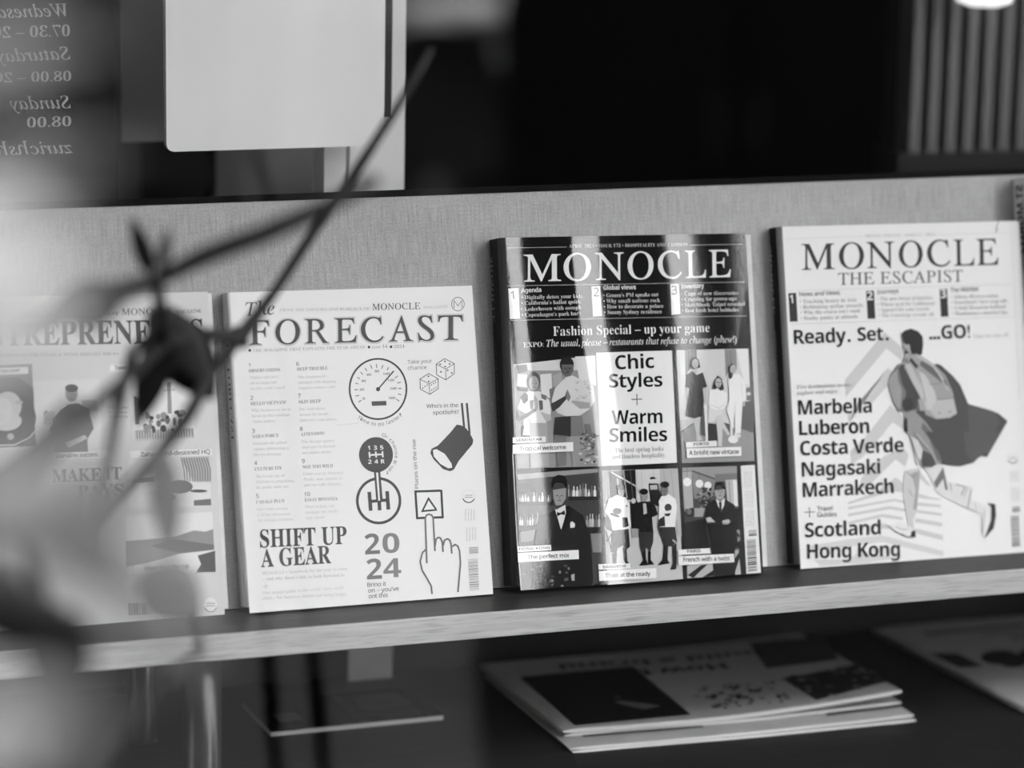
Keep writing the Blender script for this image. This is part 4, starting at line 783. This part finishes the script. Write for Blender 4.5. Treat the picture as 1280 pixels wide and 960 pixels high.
# ------------------------------------------------------------------ flat papers on the table
def newspaper(label, fl, fr, bl, z, th, lift, sheets, pics, texts, k=1.0, group='newspapers on the table', name='newspaper'):
    a = on_z(*fl, z+th); b = on_z(*fr, z+th+lift(1.0)); b.z = a.z; c = on_z(*bl, z+th)
    ex = (b-a); L = ex.length; ex = ex/L; ey = Vector((-ex.y, ex.x, 0)); D = (c-a).dot(ey)
    skew = (c-a).dot(ex)
    M = Matrix(((ex.x, ey.x, 0, a.x), (ex.y, ey.y, 0, a.y), (0, 0, 1, z), (0, 0, 0, 1)))
    root = thing(name, label, 'newspaper', mat=M, group=group)
    NX, NY = 30, 5
    for i, (z0, z1, lk, dx, dy) in enumerate(sheets):
        mb = MB(); vs = []
        for top in (0, 1):
            for j in range(NY+1):
                for q in range(NX+1):
                    u = q/NX; v = j/NY; rnd = 1-.35*(abs(2*u-1)**10)
                    zz = z0+(z1-z0)*top + (0 if top else 0)+lift(u)*lk*(1-.5*v)
                    mid = (z0+z1)/2+lift(u)*lk*(1-.5*v)
                    zz = mid+(zz-mid)*(1-.6*(u < .02)-.45*(u > .985))
                    wob = .0007*sin(u*9+i*2)*(1 if j == 0 else 0)
                    vs.append((u*L+skew*v+dx, v*D+wob+dy, zz))
        n1 = (NX+1)*(NY+1); idx = lambda t, j, q: t*n1+j*(NX+1)+q; fs = []
        for j in range(NY):
            for q in range(NX):
                fs += [(idx(1, j, q), idx(1, j, q+1), idx(1, j+1, q+1), idx(1, j+1, q)), (idx(0, j, q), idx(0, j+1, q), idx(0, j+1, q+1), idx(0, j, q+1))]
        for q in range(NX): fs += [(idx(0, 0, q), idx(0, 0, q+1), idx(1, 0, q+1), idx(1, 0, q)), (idx(0, NY, q+1), idx(0, NY, q), idx(1, NY, q), idx(1, NY, q+1))]
        for j in range(NY): fs += [(idx(0, j+1, 0), idx(0, j, 0), idx(1, j, 0), idx(1, j+1, 0)), (idx(0, j, NX), idx(0, j+1, NX), idx(1, j+1, NX), idx(1, j, NX))]
        nt = 2*NX*NY
        mb.add(vs, fs[:nt], M_NEWS_SHADED, True)
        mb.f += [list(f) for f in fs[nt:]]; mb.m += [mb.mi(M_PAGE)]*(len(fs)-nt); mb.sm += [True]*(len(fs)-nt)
        o = mb.build('front_section' if i == len(sheets)-1 else 'folded_section', root)
        es = o.modifiers.new('e', 'EDGE_SPLIT'); es.split_angle = radians(50)
    top = o; lk = sheets[-1][2]; zt_ = sheets[-1][1]
    Mi = M.inverted()
    def to2(x, y):
        u = .5; q = None
        for _ in range(4):
            p = on_z(x, y, z+zt_+lift(u)*lk*.8); q = Mi @ p; u = max(0, min(1, q.x/L))
        return q.x, q.y
    def to3(x, y, l):
        v = max(0, min(1, y/D)); u = max(0, min(1, (x-skew*v)/L)); return (x, y, zt_+lift(u)*lk*(1-.5*v)+.00025+l)
    for nm, rows in pics:
        A_ = Art(to2, to3, 'matte', k)
        for f in rows: f(A_)
        # subdivide long faces so that the print follows the lifted paper
        A_.mb.build(nm, top)
    for nm, rows in texts:
        A_ = Art(to2, to3, 'matte', k); A_.asp = 2.9
        for r in rows: A_.text(*r)
        A_.mb.build(nm, top)
    return root
C7 = crop(590, 740, 310/1280); C8 = crop(880, 700, .3125); I0 = crop(0, 0, 1); C9 = crop(760, 800, 360/1280)
sm = lambda u, a0: 0 if u < a0 else ((u-a0)/(1-a0))**1.7
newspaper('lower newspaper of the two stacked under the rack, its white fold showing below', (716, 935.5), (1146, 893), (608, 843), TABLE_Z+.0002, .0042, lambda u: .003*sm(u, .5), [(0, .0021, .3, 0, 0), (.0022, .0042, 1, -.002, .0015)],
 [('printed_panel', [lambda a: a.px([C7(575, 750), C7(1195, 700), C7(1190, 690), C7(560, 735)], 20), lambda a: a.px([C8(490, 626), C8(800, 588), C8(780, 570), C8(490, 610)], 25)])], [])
def stripes(a):
    P = [C8(315, 478), C8(600, 420), C8(745, 490), C8(450, 566)]
    n = 10
    mix = lambda A_, B_, k_: (A_[0]+(B_[0]-A_[0])*k_, A_[1]+(B_[1]-A_[1])*k_)
    for i in range(n):
        u, v = i/n, (i+1)/n
        a.px([mix(P[0], P[1], u), mix(P[0], P[1], v), mix(P[3], P[2], v), mix(P[3], P[2], u)], 30, 1)
    rd = random.Random(3)
    for i in range(46):
        u = rd.random(); v = rd.random(); q = mix(mix(P[0], P[1], u), mix(P[3], P[2], u), v)
        a.ell(I0, q[0], q[1], rd.uniform(2, 7), rd.uniform(.8, 2.2), rd.choice((60, 90, 120, 15)), 2+.02*i, 7)
def doodle(a):
    rd = random.Random(11)
    for i in range(60):
        x_ = rd.uniform(870, 985); y_ = 877-(x_-870)*.10+rd.uniform(-17, 12)
        a.ell(I0, x_, y_, rd.uniform(1.5, 6), rd.uniform(.8, 2.4), rd.choice((20, 40, 70, 110)), 1+.02*i, 7)
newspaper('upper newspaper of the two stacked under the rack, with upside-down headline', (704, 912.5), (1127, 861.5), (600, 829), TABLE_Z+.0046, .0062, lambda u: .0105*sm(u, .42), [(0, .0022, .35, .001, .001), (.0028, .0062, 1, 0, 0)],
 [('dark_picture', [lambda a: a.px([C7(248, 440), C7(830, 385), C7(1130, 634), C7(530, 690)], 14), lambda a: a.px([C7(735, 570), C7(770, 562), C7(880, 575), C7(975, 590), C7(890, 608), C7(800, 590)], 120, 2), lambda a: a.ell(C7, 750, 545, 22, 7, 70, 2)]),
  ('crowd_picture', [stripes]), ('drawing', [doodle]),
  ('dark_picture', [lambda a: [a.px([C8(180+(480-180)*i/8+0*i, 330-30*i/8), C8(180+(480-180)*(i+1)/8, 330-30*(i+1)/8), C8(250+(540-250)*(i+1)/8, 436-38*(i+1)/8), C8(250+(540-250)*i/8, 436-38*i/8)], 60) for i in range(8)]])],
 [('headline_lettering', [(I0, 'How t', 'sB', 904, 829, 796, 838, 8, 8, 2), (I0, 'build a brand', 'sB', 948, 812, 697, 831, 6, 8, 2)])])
# right stack
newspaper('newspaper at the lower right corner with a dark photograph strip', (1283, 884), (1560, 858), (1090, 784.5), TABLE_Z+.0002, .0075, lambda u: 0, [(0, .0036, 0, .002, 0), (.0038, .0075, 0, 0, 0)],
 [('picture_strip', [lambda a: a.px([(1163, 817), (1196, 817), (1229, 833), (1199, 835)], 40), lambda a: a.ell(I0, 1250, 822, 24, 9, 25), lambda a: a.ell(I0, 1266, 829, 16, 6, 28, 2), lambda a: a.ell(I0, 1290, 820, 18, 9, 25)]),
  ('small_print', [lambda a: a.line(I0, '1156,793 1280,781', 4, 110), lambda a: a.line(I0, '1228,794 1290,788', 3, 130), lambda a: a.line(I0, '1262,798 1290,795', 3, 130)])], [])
# dark booklet
cs = [on_z(x_, y_, TABLE_Z+.0045) for x_, y_ in ((339, 914.5), (555.6, 893.5), (512, 860.5), (304, 876.5))]
bo = cs[0].copy(); bo.z = TABLE_Z+.0002
bk_ = thing('booklet', 'small dark booklet lying on the table at lower left', 'booklet', bo)
mb = MB(); mb.prism([((c-bo).x*.995, (c-bo).y*.995+.0006) for c in cs], 0, .0038, M_PAGE); mb.build('page_block', bk_)
mb = MB(); mb.prism([((c-bo).x, (c-bo).y) for c in cs], .0038, .0043, M_MATTE_BLACK)
Ab = Art(lambda x, y: (lambda q: (q.x-bo.x, q.y-bo.y))(on_z(x, y, TABLE_Z+.0045)), lambda x, y, l: (x, y, .0044+l)); Ab.asp = 2.9
C6 = crop(280, 740, .28125)
Ab.poly(C6, '215,545 318,535 350,568 250,580', 90); Ab.poly(C6, '480,465 770,440 880,540 580,560', 20); Ab.poly(C6, '575,470 750,452 838,490 700,525 610,520', 52, 2)
Ab.text(I0, 'studio journal', 'ss', 380, 907, 465, 900, 5, 60) if False else Ab.line(C6, '300,615 650,572', 4, 60)
cvb = mb.build('front_cover', bk_); Ab.mb.build('cover_print', cvb)
# standing card at the back
q0 = on_y(434.5, 845, .19); q1 = on_y(489.5, 840, .19)
cd = MB(); cd.box((q0.x, .188, TABLE_Z+.0002), (q1.x, .190, TABLE_Z+.045), plain('grey_card', .42, .7, .2, noise=.08, scale=40))
tag(cd.build('card', bevel=.0003, loc=(q0.x, .19, TABLE_Z)), 'small pale card standing upright at the back of the table', 'card')

# ------------------------------------------------------------------ lettering on the glazed leaf (read from behind)
T0 = crop(0, 0, .25)
mbL = MB()
def rev(st, k, x0, y0, x1, y1, cap_):
    vs, fs, a_, b_ = glyphs(st, k); p0 = on_y(*T0(x0, y0), .1195); p1 = on_y(*T0(x1, y1), .1195)
    d_ = p1-p0; L_ = d_.length; e_ = d_/L_; u_ = Vector((0, 0, 1)); sc_ = cap_*.25*2.42/F/caph(k)
    mbL.add([p0+e_*((x-a_)/(b_-a_)*L_)+u_*(y*sc_) for x, y in vs], fs, M_LETTER)
for r_ in (('Wednesday', 'si', 335, 80, -110, 92, 60), ('07.30 \u2013 20.00', 'sb', 350, 180, -150, 194, 52), ('Saturday', 'si', 352, 296, -20, 310, 60), ('08.00 \u2013 20.00', 'sb', 356, 404, -140, 418, 46), ('Sunday', 'si', 354, 540, 50, 548, 60), ('08.00', 'sb', 356, 630, 135, 638, 46), ('zurichshop', 'si', 365, 766, -130, 778, 60)): rev(*r_)
mbL.build('opening_hours_lettering', leaf_pane, label='reversed pale opening hours')

# ------------------------------------------------------------------ added stand-ins for vague light and dark shapes in the glass
HY = -1.05
def down(p, q):                          # carry the leg p-q on to the ground
    d_ = q-p; k_ = (.012-p.z)/d_.z; return p+d_*k_
hL = [refl(x_, y_, HY) for x_, y_ in ((300, 140), (284, 143), (273, 160), (272, 192), (292, 240), (342, 900))]
hR = [refl(x_, y_, HY) for x_, y_ in ((300, 140), (312, 165), (320, 192), (340, 247), (401, 900))]
hL.append(down(hL[-2], hL[-1])); hR.append(down(hR[-2], hR[-1]))
hp = thing('stand_in_hoop', 'narrow dark hoop added to reflect as two dark bars at lower left', 'stand', (hL[-1].x, HY, 0))  # hoop added only to darken two bars of the reflection
ho = Vector(hp.location)
mb = MB(); mb.tube([q-ho for q in hL[::-1]+hR[1:]], .0085, M_MATTE_BLACK, 12); mb.build('hoop', hp)
for q in (hL[-1], hR[-1]):
    mb = MB(); mb.tube([(q.x-ho.x, 0, 0), (q.x-ho.x, 0, .012)], .03, M_MATTE_BLACK, 16); mb.build('base_flange', hp)
# parked car added as a stand-in for vague reflected shapes
cx0 = refl(745, 120, -5.9).x
car = thing('car', 'stand-in parked car with added pale strips, reflected as bright streaks right of the pale board', 'car', (cx0-2.1, -6.7, 0)); car.rotation_euler = (0, 0, pi)
prof = [(-2.05, .35), (-2.1, .62), (-1.95, .78), (-1.1, .92), (-.55, 1.36), (.55, 1.42), (1.35, 1.02), (2.0, .95), (2.1, .6), (2.05, .35)]
mb = MB()
def loft(pr, W, m_, inset=0.0):
    n_ = len(pr); vs = []; 
    ys = (-W, -W*.96, -W*.8, 0, W*.8, W*.96, W); hs = (.0, .55, .92, 1, .92, .55, 0)
    for y_, h_ in zip(ys, hs):
        for (x_, z_) in pr:
            zz = .35+(z_-.35)*(.62+.38*h_) if z_ > .8 else z_
            vs.append((x_*(1-.03*(1-h_)), y_*(1-.16*max(0, (z_-.9))), zz))
    fs = []
    for j in range(len(ys)-1):
        for i in range(n_): fs.append((j*n_+i, j*n_+(i+1) % n_, (j+1)*n_+(i+1) % n_, (j+1)*n_+i))
    fs += [tuple(range(n_)), tuple(range((len(ys)-1)*n_, len(ys)*n_))[::-1]]
    mb.add(vs, fs, m_, True)
loft(prof, .84, M_CAR); body = mb.build('body', car); sd = body.modifiers.new('s', 'SUBSURF'); sd.levels = 1; sd.render_levels = 2
for wx in (-1.3, 1.3):
    for wy in (-.78, .78):
        mb = MB(); mb.tube([(wx, wy-.1, .31), (wx, wy-.09, .31), (wx, wy+.09, .31), (wx, wy+.1, .31)], [.28, .31, .31, .28], M_TYRE, 24); wo = mb.build('wheel', car)
        mb = MB(); mb.tube([(wx, wy-.11, .31), (wx, wy+.11, .31)], .18, M_STEEL, 16); mb.build('hub_cap', wo)
for sy in (-.68, .68):
    mb = MB(); mb.prism([(-.95, .95), (-.5, 1.24), (.5, 1.29), (1.15, 1.02)], -.01, .01, M_BLACK, lambda x, z, y, s_=sy: (x, s_*1.06+y, z)); mb.build('side_window', car)
for sy in (-.55, .55):
    mb = MB(); mb.box((-2.09, sy-.16, .62), (-2.02, sy+.16, .74), M_STEEL); mb.build('headlamp', car, bevel=.02)
for z_, x_ in ((.78, -1.55), (.665, -1.8)):
    mb = MB(); mb.tube([(x_, -.885, z_-.015), (-1.9, -.885, z_), (-2.1, -.86, z_), (-2.17, -.72, z_), (-2.17, .72, z_), (-2.1, .86, z_), (x_, .885, z_)], .034, M_WHITE, 10); mb.build('streak_strip', car, label='pale strip added for a bright streak')  # white strips added to reflect as bright streaks
# added dark cabinet to give the black shape in the glass, in front of the car
sx0 = refl(705, 120, -4.3).x; sx1 = refl(1125, 120, -4.3).x; W_ = sx1-sx0
sc_ = thing('silhouette_box', 'added dark cabinet reflected as the black shape at upper right', 'silhouette', (sx0, -4.3, 0))
mb = MB(); mb.box((0, -.45, .06), (W_, 0, 1.25), M_MATTE_BLACK); mb.build('body', sc_, bevel=.05)
mb = MB(); mb.box((.02, -.43, 0), (W_-.02, -.02, .07), M_MATTE_BLACK); mb.build('plinth', sc_)
mb = MB(); mb.prism([(-.03, 1.25), (W_+.03, 1.25), (W_, 1.30), (0, 1.30)], -.03, .48, M_MATTE_BLACK, lambda x, z, y: (x, -y, z)); mb.build('cap', sc_, bevel=.01)
for k_ in (0, 1):
    mb = MB(); mb.box((.03+k_*W_/2, 0, .12), (W_/2-.01+k_*W_/2-.02*k_, .012, 1.2), M_MATTE_BLACK); do = mb.build('door', sc_)
    mb = MB(); mb.box((W_/2-.06+k_*.09, .012, .62), (W_/2-.04+k_*.09, .03, .74), M_STEEL); mb.build('handle', do)
# ------------------------------------------------------------------ the plant outside, in front of the glass
ML_D = plain('dark_twig', .016, .6, .1, noise=.3, scale=60)
ML_G = plain('grey_green_leaf', .075, .55, .3, noise=.2, scale=40)
ML_L = plain('pale_leaf', .12, .6, .3, noise=.15, scale=30)
ML_P = plain('pale_fresh_leaf', .28, .6, .2, noise=.15, scale=30)
ML_M = plain('dark_leaf', .006, .7, .0, noise=.3, scale=50)
pt = at_d(60, 1500, 1.55); pt.z = 0
plant = thing('plant', 'blurred leafy plant standing in front of the window at the left', 'plant', pt)
def w2(p): return Vector(p)-pt
def leaf_mesh(p0, p1, wpx, d, m_, bend=.15, tip=1.0):
    """blade from pixel p0 to p1 at camera distance d (d may be a pair), wpx wide"""
    d0, d1 = d if isinstance(d, tuple) else (d, d)
    a_ = at_d(*p0, d0); b_ = at_d(*p1, d1); ax = b_-a_; L_ = ax.length; ax /= L_
    sd_ = ax.cross(CD).normalized(); nr = sd_.cross(ax).normalized(); W_ = wpx*(d0+d1)/2/F/2
    vs = []; fs = []; n_ = 12
    for i in range(n_+1):
        u = i/n_; w_ = W_*(sin(pi*min(1, u*.97+.03)**(.8))**.8)*tip+.0004
        c_ = a_+ax*(L_*u)+nr*(bend*L_*(u*(1-u))*1.2)
        for off in (-1, -.5, 0, .5, 1): vs.append(w2(c_+sd_*(w_*off)-nr*(abs(off)*w_*-.18)))
    for i in range(n_):
        for j in range(4): fs.append((i*5+j, i*5+j+1, i*5+j+6, i*5+j+5))
    mb_ = MB(); mb_.add(vs, fs, m_, True); o_ = mb_.build('leaf', plant)
    s_ = o_.modifiers.new('t', 'SOLIDIFY'); s_.thickness = .0006
    return o_
def twig(Pp, wpx, name='twig', m_=None):
    P3 = [at_d(x_, y_, d_) for x_, y_, d_ in Pp]; ds = [q[2] for q in Pp]
    ws = wpx if isinstance(wpx, (list, tuple)) else [wpx]*len(P3)
    mb_ = MB(); mb_.tube([w2(q) for q in P3], [w_*d_/F/2 for w_, d_ in zip(ws, ds)], m_ or ML_D, 10); return mb_.build(name, plant)
twig([(60, 1500, 1.55), (70, 1100, 1.5), (60, 800, 1.45), (20, 620, 1.5), (60, 560, 1.6), (150, 480, 1.75), (205, 430, 1.86)], [30, 26, 24, 22, 20, 18, 16], 'stem')
twig([(205, 430, 1.86), (262, 418, 1.9), (300, 422, 1.93), (345, 362, 1.94), (395, 285, 1.95), (440, 222, 1.95), (480, 160, 1.95), (512, 110, 1.95), (540, 60, 1.95)], [20, 18, 22, 13, 14, 14, 12, 10, 8])
twig([(205, 430, 1.86), (196, 350, 1.75), (260, 318, 1.70), (330, 292, 1.68), (400, 262, 1.66), (470, 225, 1.64)], [16, 18, 26, 26, 24, 18])
twig([(196, 350, 1.75), (140, 368, 1.68), (85, 392, 1.62), (30, 420, 1.58)], [18, 36, 34, 26])
leaf_mesh((188, 342), (164, 272), 22, 1.80, ML_M); leaf_mesh((200, 340), (210, 285), 16, 1.75, ML_D)
leaf_mesh((150, 370), (60, 395), 62, 1.65, ML_M)
leaf_mesh((285, 425), (310, 412), 24, 1.93, ML_D); leaf_mesh((280, 415), (312, 432), 24, 1.93, ML_D)
leaf_mesh((195, 395), (268, 500), 78, 1.88, ML_M); leaf_mesh((205, 415), (172, 532), 42, 1.86, ML_M); leaf_mesh((190, 385), (262, 480), 60, 1.87, ML_D)
twig([(298, 425, 1.93), (262, 470, 1.88), (235, 520, 1.84), (185, 585, 1.78), (120, 660, 1.7)], [14, 16, 20, 22, 20])
twig([(165, 440, 1.84), (145, 520, 1.8), (132, 600, 1.76), (125, 680, 1.7)], [14, 16, 16, 14])
twig([(190, 420, 1.84), (165, 440, 1.84)], [14, 14])
twig([(95, 515, 1.55), (40, 570, 1.5), (-30, 620, 1.45)], [34, 44, 46])
leaf_mesh((182, 715), (252, 775), 78, 1.72, ML_G); twig([(245, 770, 1.72), (255, 812, 1.7), (150, 900, 1.6), (68, 1050, 1.5)], [14, 12, 14, 18])
leaf_mesh((58, 762), (88, 890), 90, 1.35, ML_M); leaf_mesh((-30, 730), (50, 815), 80, 1.3, ML_M)
leaf_mesh((205, 560), (215, 700), 36, 1.6, ML_G)
# big near leaves that melt into grey haze
for (p0, p1, w_, d_, m_) in (((-130, 690), (200, 585), 150, .82, ML_G), ((30, 610), (195, 770), 130, .84, ML_G), ((-160, 640), (110, 690), 120, .80, ML_G), ((120, 690), (260, 830), 60, .95, ML_G), ((-110, 990), (110, 880), 150, .75, ML_L), ((-220, 330), (70, 300), 150, .7, ML_P), ((-260, 450), (110, 385), 210, .74, ML_P), ((-160, 140), (120, 40), 90, .8, ML_G), ((-60, 250), (140, 190), 50, .85, ML_G)):
    leaf_mesh(p0, p1, w_, d_, m_)
pm_ = MB(); prf = [(0, .001), (.13, .001), (.17, .30), (.18, .31), (.18, .34), (.16, .34), (.155, .29), (0, .29)]
n_ = 32; vs = []; fs = []
for i in range(n_):
    w_ = 2*pi*i/n_
    for r_, z_ in prf: vs.append((r_*cos(w_), r_*sin(w_), z_))
k_ = len(prf)
for i in range(n_):
    for j in range(k_-1): fs.append((i*k_+j, ((i+1) % n_)*k_+j, ((i+1) % n_)*k_+j+1, i*k_+j+1))
pm_.add(vs, fs, M_STEEL, True); pm_.build('pot', plant)
